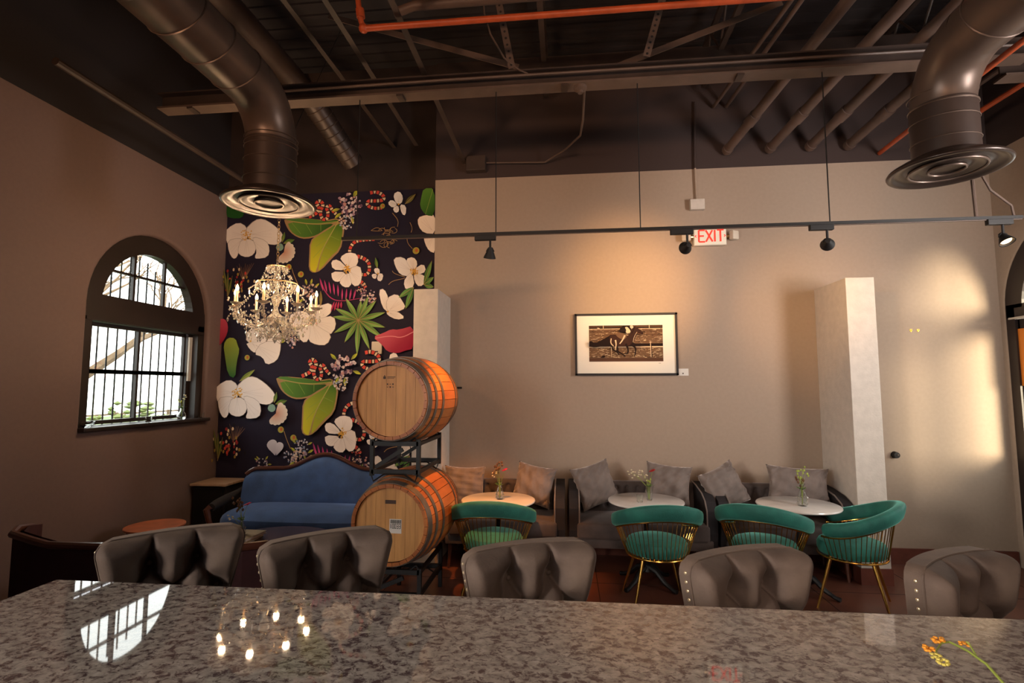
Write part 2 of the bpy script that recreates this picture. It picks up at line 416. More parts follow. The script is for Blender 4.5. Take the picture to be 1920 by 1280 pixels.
# ------------------------------------------------------------------ wallpaper print on the alcove wall
def ray_hit(px, py, Y):
    d = AX_R*((px-960)/F_PX) - AX_U*((py-640)/F_PX) + AX_F
    t = Y/d.y
    return (d.x*t, CAM_H+d.z*t)
class Print:
    """flat coloured shapes printed on a wall plane; coordinates are x, z on the wall"""
    def __init__(s, Y, dz=0.0, lim=None):
        s.Y = Y; s.v = []; s.f = []; s.c = []; s.lay = 0; s.dz = dz; s.lim = lim
    def P(s, x, z):
        if s.lim:
            x = min(max(x, s.lim[0]), s.lim[1]); z = min(max(z, s.lim[2]), s.lim[3])
        return (x, z)
    def poly(s, pts, col, col2=None, smooth=1):
        """closed outline in wall units; fan round the centroid, centre colour col2"""
        for _ in range(smooth):
            q = []
            n = len(pts)
            for i in range(n):
                a, b = pts[i], pts[(i+1) % n]
                q.append((a[0]*.75+b[0]*.25, a[1]*.75+b[1]*.25)); q.append((a[0]*.25+b[0]*.75, a[1]*.25+b[1]*.75))
            pts = q
        s.lay += 1; y = s.Y-0.001-s.lay*0.00004
        pts = [s.P(p[0], p[1]+s.dz) for p in pts]
        if max(p[0] for p in pts)-min(p[0] for p in pts) < 1e-4 or max(p[1] for p in pts)-min(p[1] for p in pts) < 1e-4: return
        i0 = len(s.v); s.v += [(p[0], y, p[1]) for p in pts]; s.c += [col]*len(pts)
        s.f.append(list(range(i0, i0+len(pts))))
    def shade(s, pts, a, b, ca, cb, smooth=1):
        """outline with colours running from point a (ca) to point b (cb)"""
        i0 = len(s.v); s.poly(pts, ca, smooth=smooth)
        ax, az = a; bx, bz = b; L = (bx-ax)**2+(bz-az)**2
        for i in range(i0, len(s.v)):
            x, _, z = s.v[i]; z -= s.dz
            t = min(1, max(0, ((x-ax)*(bx-ax)+(z-az)*(bz-az))/L))
            s.c[i] = tuple(p*(1-t)+q*t for p, q in zip(ca, cb))
    def line(s, pts, w0, cols, w1=None, step=None, smooth=2):
        """stroke; cols is one colour or a list cycled along the length (bands)"""
        for _ in range(smooth):
            q = [pts[0]]
            for a, b in zip(pts, pts[1:]):
                q.append((a[0]*.75+b[0]*.25, a[1]*.75+b[1]*.25)); q.append((a[0]*.25+b[0]*.75, a[1]*.25+b[1]*.75))
            q.append(pts[-1]); pts = q
        w1 = w0 if w1 is None else w1
        s.lay += 1; y = s.Y-0.001-s.lay*0.00004
        # resample
        L = [0]
        for a, b in zip(pts, pts[1:]): L.append(L[-1]+math.hypot(b[0]-a[0], b[1]-a[1]))
        if L[-1] < 1e-6: return
        step = step or L[-1]/max(2, len(pts)); n = max(2, int(L[-1]/step))
        P = []
        for i in range(n+1):
            t = L[-1]*i/n; j = 0
            while j < len(L)-2 and L[j+1] < t: j += 1
            k = (t-L[j])/max(1e-9, L[j+1]-L[j])
            P.append((pts[j][0]*(1-k)+pts[j+1][0]*k, pts[j][1]*(1-k)+pts[j+1][1]*k))
        cols_l = cols if isinstance(cols, list) else [cols]
        E = []
        for i, p in enumerate(P):
            a = P[max(0, i-1)]; b = P[min(n, i+1)]; dx, dz = b[0]-a[0], b[1]-a[1]; l = math.hypot(dx, dz) or 1
            w_ = (w0*(1-i/n)+w1*i/n)/2
            E.append(((p[0]-dz/l*w_, p[1]+dx/l*w_), (p[0]+dz/l*w_, p[1]-dx/l*w_)))
        for i in range(n):
            q = [s.P(x, z+s.dz) for x, z in (E[i][0], E[i][1], E[i+1][1], E[i+1][0])]
            i0 = len(s.v); s.v += [(p[0], y, p[1]) for p in q]; s.c += [cols_l[i % len(cols_l)]]*4; s.f.append([i0, i0+1, i0+2, i0+3])
    def build(s, name, parent=None):
        me = bpy.data.meshes.new(name); me.from_pydata(s.v, [], s.f)
        at = me.color_attributes.new('ink', 'FLOAT_COLOR', 'POINT')
        at.data.foreach_set('color', np.array([(*c, 1) for c in s.c], dtype=np.float32).ravel())
        me.materials.append(M['print'])
        o = bpy.data.objects.new(name, me); COL.objects.link(o)
        if parent is not None: o.parent = parent
        return o

NAVY = (0.020, 0.016, 0.032); WHITE = (0.92, 0.83, 0.79); CREAMW = (0.62, 0.52, 0.50); GOLD = (0.36, 0.22, 0.10)
G1 = (0.13, 0.22, 0.03); G2 = (0.03, 0.10, 0.02); G3 = (0.50, 0.50, 0.03); PINK = (0.62, 0.08, 0.13); DPINK = (0.32, 0.02, 0.05)
SR = (0.60, 0.07, 0.05); SC = (0.72, 0.55, 0.36); SB = (0.02, 0.015, 0.02)
def wallpaper():
    lim = (XL+0.001, -1.482, 0.02, 4.095)
    wp = Print(YA, 0, lim)
    wp.poly([(lim[0], 0.02), (lim[1], 0.02), (lim[1], 4.095), (lim[0], 4.095)], NAVY, smooth=0)
    A = lambda L: [ray_hit(400+x/4.266, 340+y/4.266, YA) for x, y in L]     # upper photo detail
    B = lambda L: [ray_hit(400+x/4.174, 620+y/4.174, YA) for x, y in L]     # lower photo detail
    U = 0.0061/4.2
    rr = random.Random(3)
    def a1(x, y): return A([(x, y)])[0]
    def petal(c, tip, wd, col=WHITE, col2=None, outline=None, rag=0.12):
        (cx, cz), (tx, tz) = c, tip
        dx, dz = tx-cx, tz-cz; l = math.hypot(dx, dz); nx, nz = -dz/l, dx/l
        prof = [(0, .06), (.25, .45), (.5, .85), (.75, 1), (.93, .7), (1.0, .25)]
        pts = [(cx+dx*t+nx*wd*k*(1+rr.uniform(-rag, rag)), cz+dz*t+nz*wd*k*(1+rr.uniform(-rag, rag))) for t, k in prof]
        pts += [(cx+dx*t-nx*wd*k*(1+rr.uniform(-rag, rag)), cz+dz*t-nz*wd*k*(1+rr.uniform(-rag, rag))) for t, k in prof[::-1]]
        if outline: wp.poly([(x+(x-(cx+tx)/2)*.06, z+(z-(cz+tz)/2)*.06) for x, z in pts], outline, smooth=1)
        wp.shade(pts, c, tip, col2 or col, col, smooth=1)
    def leaf(c, tip, wd, ca=G1, cb=G2, rib=True):
        (cx, cz), (tx, tz) = c, tip
        dx, dz = tx-cx, tz-cz; l = math.hypot(dx, dz); nx, nz = -dz/l, dx/l
        prof = [(0, .05), (.2, .6), (.45, 1), (.7, .75), (.9, .3), (1.0, 0)]
        P1 = [(cx+dx*t+nx*wd*k, cz+dz*t+nz*wd*k) for t, k in prof]; P2 = [(cx+dx*t-nx*wd*k, cz+dz*t-nz*wd*k) for t, k in prof]
        wp.shade(P1+[(cx, cz)], c, tip, ca, cb, smooth=1)
        wp.shade(P2+[(cx, cz)], c, tip, tuple(v*1.5 for v in ca), tuple(v*1.5 for v in cb), smooth=1)
        if rib: wp.line([c, tip], U*5, GOLD, U*2, smooth=0)
    def fuzzy(c, r, pal, n=46, leafs=True):
        cx, cz = c
        if leafs:
            for k in range(5):
                a = rr.uniform(0, 6.28); leaf((cx+math.cos(a)*r*.8, cz+math.sin(a)*r*.8), (cx+math.cos(a)*r*1.5, cz+math.sin(a)*r*1.5), r*.13, G1, G3)
        for k in range(n):
            a = rr.uniform(0, 6.28); d = r*math.sqrt(rr.random())*.92; x, z = cx+math.cos(a)*d, cz+math.sin(a)*d
            s_ = r*rr.uniform(.10, .20); col = pal[k % len(pal)]; a2 = rr.uniform(0, 6.28)
            petal((x, z), (x+math.cos(a2)*s_*1.6, z+math.sin(a2)*s_*1.6), s_*.7, col, tuple(v*.7 for v in col))
    def dots(c, r, n=40, col=(0.70, 0.38, 0.07)):
        for k in range(n):
            a = rr.uniform(0, 6.28); d = r*rr.random()**.7; e = (c[0]+math.cos(a)*d, c[1]+math.sin(a)*d)
            wp.line([c, e] if k % 3 == 0 else [e, (e[0]+U*8, e[1]+U*6)], U*(3.5 if k % 3 == 0 else 9), col, smooth=0)
    def snake(P, w_=U*30):
        wp.line(P, w_*1.15, SB, w_*1.15, smooth=1, step=w_*.3); wp.line(P, w_, [SR, SR, SR, SB, SC, SC, SB], w_*.85, step=w_*.26, smooth=1)
    def bud(c, r, s_=1):
        wp.poly([(c[0]+r*math.cos(k*PI/4), c[1]+r*math.sin(k*PI/4)) for k in range(8)], (0.38, 0.33, 0.06))
        wp.poly([(c[0]+r*.15+r*.45*math.cos(k*PI/3), c[1]+r*.1+r*.6*math.sin(k*PI/3)) for k in range(6)], (0.50, 0.12, 0.04))
    def vein(L, w_=3, col=(0.30, 0.20, 0.17)): wp.line(L, U*w_, col, U*w_*.6)
    LIL = [(0.62, 0.48, 0.55), (0.75, 0.60, 0.60), (0.40, 0.25, 0.33), (0.68, 0.58, 0.66), (0.15, 0.08, 0.14), (0.60, 0.30, 0.28)]
    LBW = [(0.70, 0.60, 0.55), (0.55, 0.50, 0.62), (0.35, 0.42, 0.60), (0.70, 0.45, 0.35), (0.72, 0.66, 0.66)]
    for dz in (0.0, -1.935):
        wp.dz = dz; wp.lim = lim
        # leaf pair
        wp.poly(A([(562, 294), (700, 290), (900, 312), (1010, 290), (995, 348), (905, 390), (835, 440), (740, 462), (672, 448), (612, 405), (582, 355)]), GOLD)
        wp.shade(A([(570, 300), (640, 290), (700, 300), (800, 300), (900, 320), (1000, 300), (990, 330), (800, 345), (600, 312)]), a1(570, 300), a1(1000, 310), (0.10, 0.24, 0.05), (0.05, 0.13, 0.02))
        wp.shade(A([(590, 318), (800, 350), (990, 335), (900, 380), (830, 430), (740, 450), (680, 440), (620, 400)]), a1(600, 330), a1(960, 380), (0.12, 0.26, 0.04), (0.02, 0.07, 0.015))
        wp.poly(A([(1000, 310), (1050, 370), (1040, 445), (1018, 550), (945, 620), (862, 712), (800, 735), (762, 705), (767, 600), (772, 478), (830, 425), (920, 375)]), GOLD)
        wp.shade(A([(1000, 325), (1035, 370), (1030, 440), (1008, 540), (935, 605), (858, 700), (835, 715), (870, 560), (935, 440)]), a1(1010, 340), a1(840, 715), (0.05, 0.15, 0.02), (0.42, 0.44, 0.03))
        wp.shade(A([(990, 335), (925, 445), (862, 560), (825, 722), (800, 725), (772, 700), (777, 600), (782, 482), (835, 435), (920, 385)]), a1(960, 350), a1(790, 720), (0.09, 0.21, 0.03), (0.62, 0.56, 0.03))
        for q in ([(940, 440), (820, 520)], [(900, 500), (800, 610)], [(940, 440), (1010, 470)], [(895, 520), (970, 560)], [(870, 590), (920, 610)],
                  [(620, 320), (700, 420)], [(740, 338), (790, 420)], [(860, 340), (860, 400)]): vein(A(q), 4, (0.22, 0.33, 0.06))
        vein(A([(1000, 320), (925, 445), (865, 560), (820, 715)]), 5, (0.40, 0.42, 0.10)); vein(A([(1000, 320), (800, 345), (600, 312)]), 5, (0.40, 0.42, 0.10))
        # snakes
        snake(A([(765, 285), (800, 268), (832, 250), (848, 205), (820, 178), (850, 150), (884, 185), (852, 245), (872, 306), (912, 302), (920, 250), (902, 210), (930, 188), (952, 232), (982, 262)]))
        snake(A([(1255, 92), (1300, 80), (1362, 110), (1365, 150), (1290, 158), (1235, 155), (1230, 195), (1290, 218), (1350, 212)]))
        snake(A([(1290, 462), (1200, 466), (1128, 482), (1094, 530), (1088, 585)]))
        snake(A([(1150, 598), (1200, 612), (1248, 650), (1250, 715), (1225, 748), (1188, 745)]))
        snake(A([(1175, 800), (1200, 815), (1220, 850)]))
        # white flowers
        def white(polys, c, r, rot=None, tone=WHITE):
            for q in polys:
                q2 = A(q); mx_ = sum(p[0] for p in q2)/len(q2); mz_ = sum(p[1] for p in q2)/len(q2)
                q2 = [(mx_+(x-mx_)*1.10, mz_+(z-mz_)*1.10) for x, z in q2]
                wp.poly([(mx_+(x-mx_)*1.035, mz_+(z-mz_)*1.035) for x, z in q2], (0.40, 0.33, 0.31))
                wp.shade(q2, a1(*c), (mx_*2-a1(*c)[0], mz_*2-a1(*c)[1]), tuple(v*.86 for v in tone), tone)
                cc = a1(*c)
                for t in (-.35, .1, .45):
                    vein([(cc[0]*.7+mx_*.3, cc[1]*.7+mz_*.3), (mx_+(mx_-cc[0])*.35+t*(mz_-cc[1])*.5, mz_+(mz_-cc[1])*.35-t*(mx_-cc[0])*.5)], 1.6, (0.60, 0.50, 0.47))
            dots(a1(*c), U*r)
        white([[(120, 380), (200, 335), (260, 370), (270, 440), (230, 480), (160, 500), (105, 480), (100, 420)],
               [(270, 390), (340, 320), (400, 310), (470, 350), (525, 400), (548, 440), (520, 490), (470, 500), (400, 480), (330, 470), (290, 440)],
               [(320, 450), (420, 480), (445, 540), (430, 600), (350, 612), (335, 600), (352, 560), (330, 500)],
               [(120, 480), (200, 460), (240, 480), (205, 540), (190, 600), (160, 612), (130, 560)],
               [(230, 470), (310, 470), (337, 530), (320, 580), (270, 602), (212, 582), (205, 540)]], (265, 425), 55)
        white([[(1020, 610), (1080, 572), (1150, 588), (1152, 660), (1100, 700), (1045, 650)], [(948, 640), (1000, 628), (1065, 690), (1040, 708), (960, 702)],
               [(950, 725), (1060, 730), (1030, 790), (985, 802), (955, 780)], [(1010, 800), (1070, 735), (1115, 765), (1095, 840), (1045, 842)],
               [(1085, 705), (1170, 678), (1186, 750), (1172, 822), (1120, 832), (1098, 760)]], (1075, 705), 42)
        white([[(1450, 620), (1520, 612), (1562, 660), (1598, 715), (1560, 752), (1500, 742), (1462, 680)], [(1545, 625), (1600, 608), (1632, 650), (1615, 705), (1570, 680)],
               [(1610, 705), (1680, 660), (1700, 720), (1640, 745)], [(1608, 738), (1690, 755), (1706, 800), (1650, 842), (1615, 800)], [(1590, 735), (1608, 838), (1545, 865), (1526, 805), (1560, 750)]], (1605, 722), 34)
        white([[(760, 975), (850, 1000), (935, 975), (948, 1040), (870, 1100), (800, 1110)], [(800, 1120), (860, 1100), (960, 1080), (978, 1160), (930, 1225), (850, 1190)],
               [(790, 1130), (860, 1180), (940, 1225), (905, 1300), (830, 1300), (770, 1270), (760, 1180)], [(610, 1085), (690, 1040), (760, 1060), (775, 1120), (740, 1185), (650, 1195)],
               [(700, 1150), (770, 1130), (775, 1230), (740, 1290), (680, 1240)]], (785, 1115), 44)
        white([[(290, 1190), (400, 1175), (530, 1200), (535, 1310), (400, 1300), (280, 1290)], [(272, 1290), (400, 1290), (430, 1340), (340, 1370), (300, 1340)],
               [(400, 1290), (535, 1290), (530, 1370), (505, 1430), (430, 1460), (405, 1400), (340, 1380)]], (300, 1280), 4)
        white([[(1330, 880), (1370, 868), (1402, 935), (1398, 1000), (1400, 1040), (1355, 1000)], [(1395, 940), (1470, 905), (1510, 960), (1536, 1010), (1470, 1040), (1400, 1045)],
               [(1395, 1040), (1470, 1040), (1532, 1090), (1468, 1104), (1400, 1070)]], (1395, 1045), 3)
        white([[(1445, 110), (1490, 84), (1520, 130), (1505, 180), (1465, 175)], [(1400, 180), (1430, 150), (1475, 185), (1440, 215)], [(1495, 190), (1545, 200), (1540, 272), (1512, 262)],
               [(1440, 220), (1480, 195), (1490, 240), (1460, 255)]], (1483, 190), 3)
        white([[(1290, 700), (1330, 698), (1335, 740), (1300, 738)], [(1272, 745), (1312, 742), (1305, 780), (1280, 775)], [(1325, 740), (1364, 745), (1350, 800), (1315, 790)]], (1318, 742), 3)
        if dz == 0.0:
            white([[(1645, 300), (1700, 280), (1775, 280), (1775, 415), (1690, 410), (1650, 360)], [(1690, 445), (1775, 430), (1775, 570), (1730, 555), (1700, 500)]], (1775, 420), 2)
            wp.shade(A([(1685, 60), (1775, 60), (1775, 285), (1700, 275), (1655, 205), (1668, 130)]), a1(1680, 100), a1(1770, 260), (0.10, 0.27, 0.04), (0.03, 0.11, 0.02))
            vein(A([(1760, 70), (1700, 270)]), 4, (0.3, 0.36, 0.1))
            wp.poly(A([(110, 180), (170, 150), (260, 240), (240, 300), (150, 300), (110, 280)]), (0.02, 0.10, 0.02))
        # hydrangeas and feathery blooms
        fuzzy(a1(1095, 205), U*105, LIL, 60); fuzzy(a1(1072, 330), U*72, LBW, 40, False)
        wp.poly(A([(520, 505), (560, 500), (575, 540), (545, 565), (508, 545)]), (0.22, 0.36, 0.30))
        leaf(a1(560, 490), a1(580, 410), U*16, G1, G2); leaf(a1(570, 500), a1(660, 470), U*22, G1, G2)
        for k in range(9):
            a = R(-115+k*22); petal(a1(575, 570), (a1(575, 570)[0]+math.cos(a)*U*100, a1(575, 570)[1]+math.sin(a)*U*95), U*24, (0.70, 0.62, 0.55), (0.55, 0.25, 0.16))
        fuzzy(a1(770, 890), U*78, [(0.72, 0.52, 0.42), (0.75, 0.6, 0.5), (0.6, 0.35, 0.28), (0.4, 0.28, 0.35)], 40)
        fuzzy(a1(1195, 870), U*48, [(0.72, 0.56, 0.46), SR, SC, (0.5, 0.3, 0.25)], 26, False); fuzzy(a1(1245, 940), U*75, LIL, 40, False)
        fuzzy(a1(640, 1262), U*70, [(0.68, 0.55, 0.62), (0.62, 0.30, 0.26), (0.72, 0.66, 0.66), (0.30, 0.25, 0.42)], 42)
        bud(a1(615, 690), U*27); bud(a1(712, 748), U*27); bud(a1(1628, 560), U*30); bud(a1(1362, 205), U*22); bud(a1(285, 1410), U*24)
        wp.line(A([(640, 700), (655, 750), (690, 830)]), U*5, GOLD); wp.line(A([(1600, 545), (1560, 500), (1555, 450)]), U*4, GOLD)
        # gold outline peony
        for k in range(16):
            a = rr.uniform(0, 6.28); c = a1(1410+rr.uniform(-60, 60), 440+rr.uniform(-60, 80)); q = U*rr.uniform(22, 42)
            wp.line([(c[0]+q*math.cos(a+t), c[1]+q*math.sin(a+t)*.7) for t in (0, .9, 1.8, 2.8, 3.6)], U*4.0, GOLD)
        for q in ([(1270, 400), (1320, 370), (1360, 400)], [(1270, 400), (1320, 405), (1360, 400)], [(1440, 260), (1490, 320), (1480, 370)], [(1580, 335), (1600, 380), (1590, 415)]): wp.line(A(q), U*4.0, GOLD)
        leaf(a1(1540, 190), a1(1625, 110), U*22, (0.12, 0.10, 0.03), (0.07, 0.07, 0.02)); leaf(a1(1320, 700), a1(1305, 615), U*14, G1, G2)
        for q in ([(1540, 770), (1450, 740), (1440, 720)], [(1540, 780), (1440, 800), (1410, 830)]): wp.line(A(q), U*5, GOLD)
        leaf(a1(870, 1000), a1(870, 880), U*16, (0.20, 0.14, 0.04), (0.12, 0.1, 0.03))
        # magenta palm frond
        wp.line(A([(868, 795), (900, 880), (960, 950), (1050, 962), (1190, 938)]), U*10, (0.45, 0.05, 0.16), U*4)
        for k in range(9):
            x0 = 890+k*30; y0 = 880+k*11 if k < 5 else 958-k; leaf(a1(x0, min(y0, 958)), a1(x0-28+k*6, min(y0, 958)-105+k*2), U*8, (0.50, 0.07, 0.20), (0.22, 0.02, 0.10), rib=False)
        for k in range(4): leaf(a1(980+k*18, 965), a1(950+k*28, 1050-k*10), U*9, (0.45, 0.05, 0.12), (0.30, 0.02, 0.08), rib=False)
        # star palm
        for tx, ty in ((1068, 935), (1190, 955), (1250, 920), (1312, 955), (1385, 1050), (1385, 1170), (1370, 1255), (1260, 1345), (1160, 1390), (1060, 1290), (975, 1215), (965, 1085), (985, 1018)):
            leaf(a1(1170, 1112), a1(tx, ty), U*23, (0.06, 0.13, 0.03), (0.19, 0.34, 0.09))
        for tx, ty in ((1490, 935), (1545, 1025)): leaf(a1(1610, 850), a1(tx, ty), U*24, (0.04, 0.12, 0.03), (0.12, 0.25, 0.06))
        for tx, ty in ((1755, 640), (1770, 770), (1770, 850)): leaf(a1(1690, 830), a1(tx, ty), U*22, (0.05, 0.12, 0.03), (0.12, 0.25, 0.06))
        # pink drapery
        wp.shade(B([(1255, 50), (1340, 20), (1400, -10), (1460, -5), (1580, -40), (1580, 140), (1500, 160), (1450, 178), (1370, 165), (1330, 110)]), B([(1300, 0)])[0], B([(1450, 170)])[0], (0.65, 0.12, 0.17), (0.30, 0.01, 0.04))
        wp.line(B([(1280, 60), (1400, 40), (1480, 60), (1575, 10)]), U*7, (0.70, 0.25, 0.28))
        wp.shade(A([(60, 1105), (110, 1100), (136, 1150), (130, 1220), (90, 1290), (60, 1320)]), a1(70, 1120), a1(120, 1260), PINK, DPINK)
        wp.shade(B([(130, 55), (190, 60), (208, 120), (222, 150), (198, 250), (188, 375), (130, 345), (108, 200), (96, 110)]), B([(160, 70)])[0], B([(160, 360)])[0], (0.30, 0.36, 0.05), (0.03, 0.12, 0.03))
        leaf(B([(220, 395)])[0], B([(340, 305)])[0], U*20, G1, (0.2, 0.26, 0.05))
        # red and cream cluster low at the left, with thin dark palm
        for k in range(9): wp.line(A([(250+k*4, 790-k*4), (205+k*17, 665+rr.uniform(-10, 30))]), U*6, (0.22, 0.12, 0.08), U*2)
        for k in range(46):
            x = rr.gauss(215, 50); y = rr.gauss(830, 55); c = rr.choice([SR, SC, (0.3, 0.03, 0.03), (0.35, 0.22, 0.05), SB])
            cc = a1(x, y); wp.poly([(cc[0]+U*13*math.cos(t)*rr.uniform(.6, 1), cc[1]+U*16*math.sin(t)) for t in (0, 1.2, 2.5, 3.8, 5)], c, smooth=1)
        for k in range(3): leaf(a1(130, 900+k*20), a1(100+k*35, 700+k*30), U*12, (0.10, 0.13, 0.02), (0.05, 0.08, 0.02))
        petal(B([(500, 970)])[0], B([(470, 850)])[0], U*46, (0.66, 0.62, 0.68), (0.45, 0.42, 0.5)); petal(B([(510, 970)])[0], B([(545, 870)])[0], U*34, (0.7, 0.66, 0.72), (0.45, 0.42, 0.5)) if dz == 0 else None
        if dz == 0:
            fuzzy(B([(705, 910)])[0], U*66, [(0.66, 0.62, 0.68), (0.60, 0.50, 0.60), (0.30, 0.38, 0.55)], 36); fuzzy(B([(620, 980)])[0], U*60, [(0.25, 0.32, 0.50), (0.5, 0.48, 0.6), (0.62, 0.5, 0.55)], 30, False)
            fuzzy(B([(400, 1040)])[0], U*55, [(0.40, 0.20, 0.24), (0.5, 0.4, 0.45), (0.65, 0.6, 0.62)], 30)
    wp.dz = 0
    return wp
wo = wallpaper().build('wallpaper_print', bpy.data.objects['wall_alcove'])
wo['label'] = 'dark floral wallpaper with white blossoms, green leaves and coral snakes'

# ------------------------------------------------------------------ left window (window_1)
def window_left():
    w1 = empty('window_1', (0, 0, 0)); w1['kind'] = 'structure'
    X0 = -4.27; cy, zc = 4.91, 2.50
    b = MB()
    # arch ring
    def ring(r0, r1, a0, a1, xa, xb, n=28):
        for i in range(n):
            t0 = a0+(a1-a0)*i/n; t1 = a0+(a1-a0)*(i+1)/n
            q = [(cy+r0*math.cos(t0), zc+r0*math.sin(t0)), (cy+r1*math.cos(t0), zc+r1*math.sin(t0)), (cy+r1*math.cos(t1), zc+r1*math.sin(t1)), (cy+r0*math.cos(t1), zc+r0*math.sin(t1))]
            b.prism(q, xa, xb, 'YZ')
    ring(0.59, 0.79, 0, PI, X0-0.05, X0+0.04)
    b.box((X0-0.0, cy, 2.465), (0.09, 1.56, 0.25))
    b.box((X0+0.05, cy, 2.36), (0.03, 1.5, 0.03))
    b.box((X0-0.03, 4.13+0.05, 1.9), (0.16, 0.10, 1.08)); b.box((X0+0.0, 5.64, 1.9), (0.09, 0.10, 1.08))
    b.box((X0-0.07, 5.60, 1.9), (0.06, 0.12, 1.06))
    b.build('window_frame', M['win_frame'], w1)
    MB().box((X0-0.045, 5.575, 2.06), (0.05, 0.06, 0.5)).build('pale_jamb_liner', M['win_pale'], w1, label='pale liner strip in the dark jamb')
    XS = -4.36
    for nm, z0, z1 in (('upper_sash', 1.875, 2.345), ('lower_sash', 1.40, 1.905)):
        s_ = MB()
        for z in (z0+0.018, z1-0.018): s_.box((XS, 4.94, z), (0.035, 1.30, 0.036))
        for y in (4.32, 5.565): s_.box((XS, y, (z0+z1)/2), (0.035, 0.075, z1-z0))
        s_.build(nm, M['win_frame'], w1)
        MB().box((XS, 4.90, (z0+z1)/2), (0.03, 0.028, z1-z0-0.05)).build('muntin', M['win_frame'], w1)
    for y in (4.71, 5.10): MB().box((X0-0.01, y, 2.84), (0.03, 0.028, 0.50 if y < 4.8 else 0.50)).build('muntin', M['win_frame'], w1)
    MB().box((X0-0.01, cy, 2.845), (0.03, 0.98, 0.022)).build('muntin', M['win_frame'], w1)
    # panes: two per sash plus the arched light
    for z0, z1 in ((1.905, 2.31), (1.435, 1.875)):
        for y0, y1 in ((4.345, 4.90), (4.90, 5.535)):
            MB().box((XS-0.004, (y0+y1)/2, (z0+z1)/2), (0.004, y1-y0, z1-z0)).build('pane', M['pane'], w1)
    MB().prism([(cy+0.6*math.cos(PI*i/24), zc+0.6*math.sin(PI*i/24)) for i in range(25)], X0-0.022, X0-0.018, 'YZ').build('arched_pane', M['pane'], w1)
    MB().box((-4.25, 4.91, 1.375), (0.28, 1.60, 0.035), bev=0.008).build('window_sill', M['win_frame'], w1)
    for k in range(14):
        y = 4.19+k*0.112
        h = 1.15+math.sqrt(max(0.02, 0.66**2-(y-cy)**2))
        MB().cyl((-4.56, y, 1.3), (-4.56, y, 1.3+h+0.05), 0.008, seg=6).build('security_bar', M['black_metal'], w1)
    return w1
pm = bpy.data.materials.new('window_pane'); pm.use_nodes = True
_nt = pm.node_tree; _nt.nodes.remove(_nt.nodes['Principled BSDF'])
_o = _nt.nodes['Material Output']; _t = _nt.nodes.new('ShaderNodeBsdfTransparent'); _g = _nt.nodes.new('ShaderNodeBsdfGlossy'); _g.inputs['Roughness'].default_value = 0.02
_m = _nt.nodes.new('ShaderNodeMixShader'); _m.inputs[0].default_value = 0.07
_t.inputs[0].default_value = (0.96, 0.98, 0.95, 1)
_nt.links.new(_t.outputs[0], _m.inputs[1]); _nt.links.new(_g.outputs[0], _m.inputs[2]); _nt.links.new(_m.outputs[0], _o.inputs[0])
M['pane'] = pm
window_left()

# right wall arched french door
def door_right():
    d = empty('door_1'); d['kind'] = 'structure'
    cy, zc = 4.79, 2.50; X0 = 4.385
    b = MB(); n = 28
    for i in range(n):
        t0 = PI*i/n; t1 = PI*(i+1)/n; q = []
        for r_, t in ((0.66, t0), (0.85, t0), (0.85, t1), (0.66, t1)): q.append((cy+r_*math.cos(t), zc+r_*math.sin(t)))
        b.prism(q, X0-0.05, X0+0.05, 'YZ')
    b.box((X0, cy, 2.47), (0.10, 1.68, 0.13))
    for y in (3.99, 5.59): b.box((X0, y, 1.25), (0.10, 0.10, 2.5))
    b.build('door_frame', M['win_frame'], d)
    MB().box((X0-0.06, cy, 2.40), (0.02, 1.6, 0.018)).build('head_bead', M['win_pale'], d)
    for y in (4.37, 5.21):
        l = MB()
        for yy in (y-0.36, y+0.36): l.box((X0, yy, 1.2), (0.045, 0.09, 2.36))
        l.box((X0, y, 2.34), (0.045, 0.8, 0.1)); l.box((X0, y, 0.55), (0.045, 0.8, 1.06))
        l.build('door_leaf', M['win_frame'], d)
        MB().box((X0, y, 1.69), (0.006, 0.66, 1.22)).build('pane', M['pane'], d)
    for y in (4.5, 5.08): MB().box((X0, y, 2.82), (0.03, 0.03, 0.62)).build('muntin', M['win_frame'], d)
    MB().prism([(cy+0.67*math.cos(PI*i/24), zc+0.67*math.sin(PI*i/24)) for i in range(25)], X0-0.002, X0+0.002, 'YZ').build('arched_pane', M['pane'], d)
    MB().box((X0-0.03, 5.50, 2.02), (0.004, 0.10, 0.55)).build('notice', M['orange_glow'], d, label='orange notice at the door edge')
door_right()

# ------------------------------------------------------------------ outside the left window
tag(MB().box((-18.2, 5, -0.35), (27, 60, 0.1)).build('lawn', M['grass']), 'sunlit green lawn outside the arched window', 'lawn')
tag(MB().box((-10.5, 5, -0.28), (5, 60, 0.04)).build('pavement', M['pave']), 'pale pavement strip across the lawn outside', 'pavement')
tag(MB().box((18.2, 5, -0.15), (27, 60, 0.1)).build('terrace', M['pave']), 'pale terrace outside the arched door at the right', 'terrace')
tr = empty('tree', (-11.0, 10.4, -0.3), label='bare branching tree on the lawn outside the arched window', cat='tree')
b = MB(); r2 = random.Random(11)
b.tube([(0, 0, 0), (0.1, 0.1, 1.2), (0.0, 0.4, 2.4)], [0.24, 0.2, 0.18], 8)
b.build('trunk', M['bark'], tr, True)
b = MB()
def branch(p, d, L, r_, dep):
    q = p+d*L*0.5+Vector((r2.uniform(-.1, .1),)*3)*L; e = p+d*L
    b.tube([p, q, e], [r_, r_*.8, r_*.6], 5, caps=False)
    if dep:
        for k in range(3): branch(e if k else q, (d+Vector((r2.uniform(-.7, .7), r2.uniform(-.8, .8), r2.uniform(-.2, .5)))).normalized(), L*.72, r_*.55, dep-1)
for d0 in ((0, -.8, .5), (0.2, .7, .6), (.1, -.3, .9), (-.2, .2, 1), (0, -1, .1)):
    branch(Vector((0, 0.35, 2.2)), Vector(d0).normalized(), 1.6, 0.12, 4)
b.build('branch', M['bark'], tr, kind='stuff')
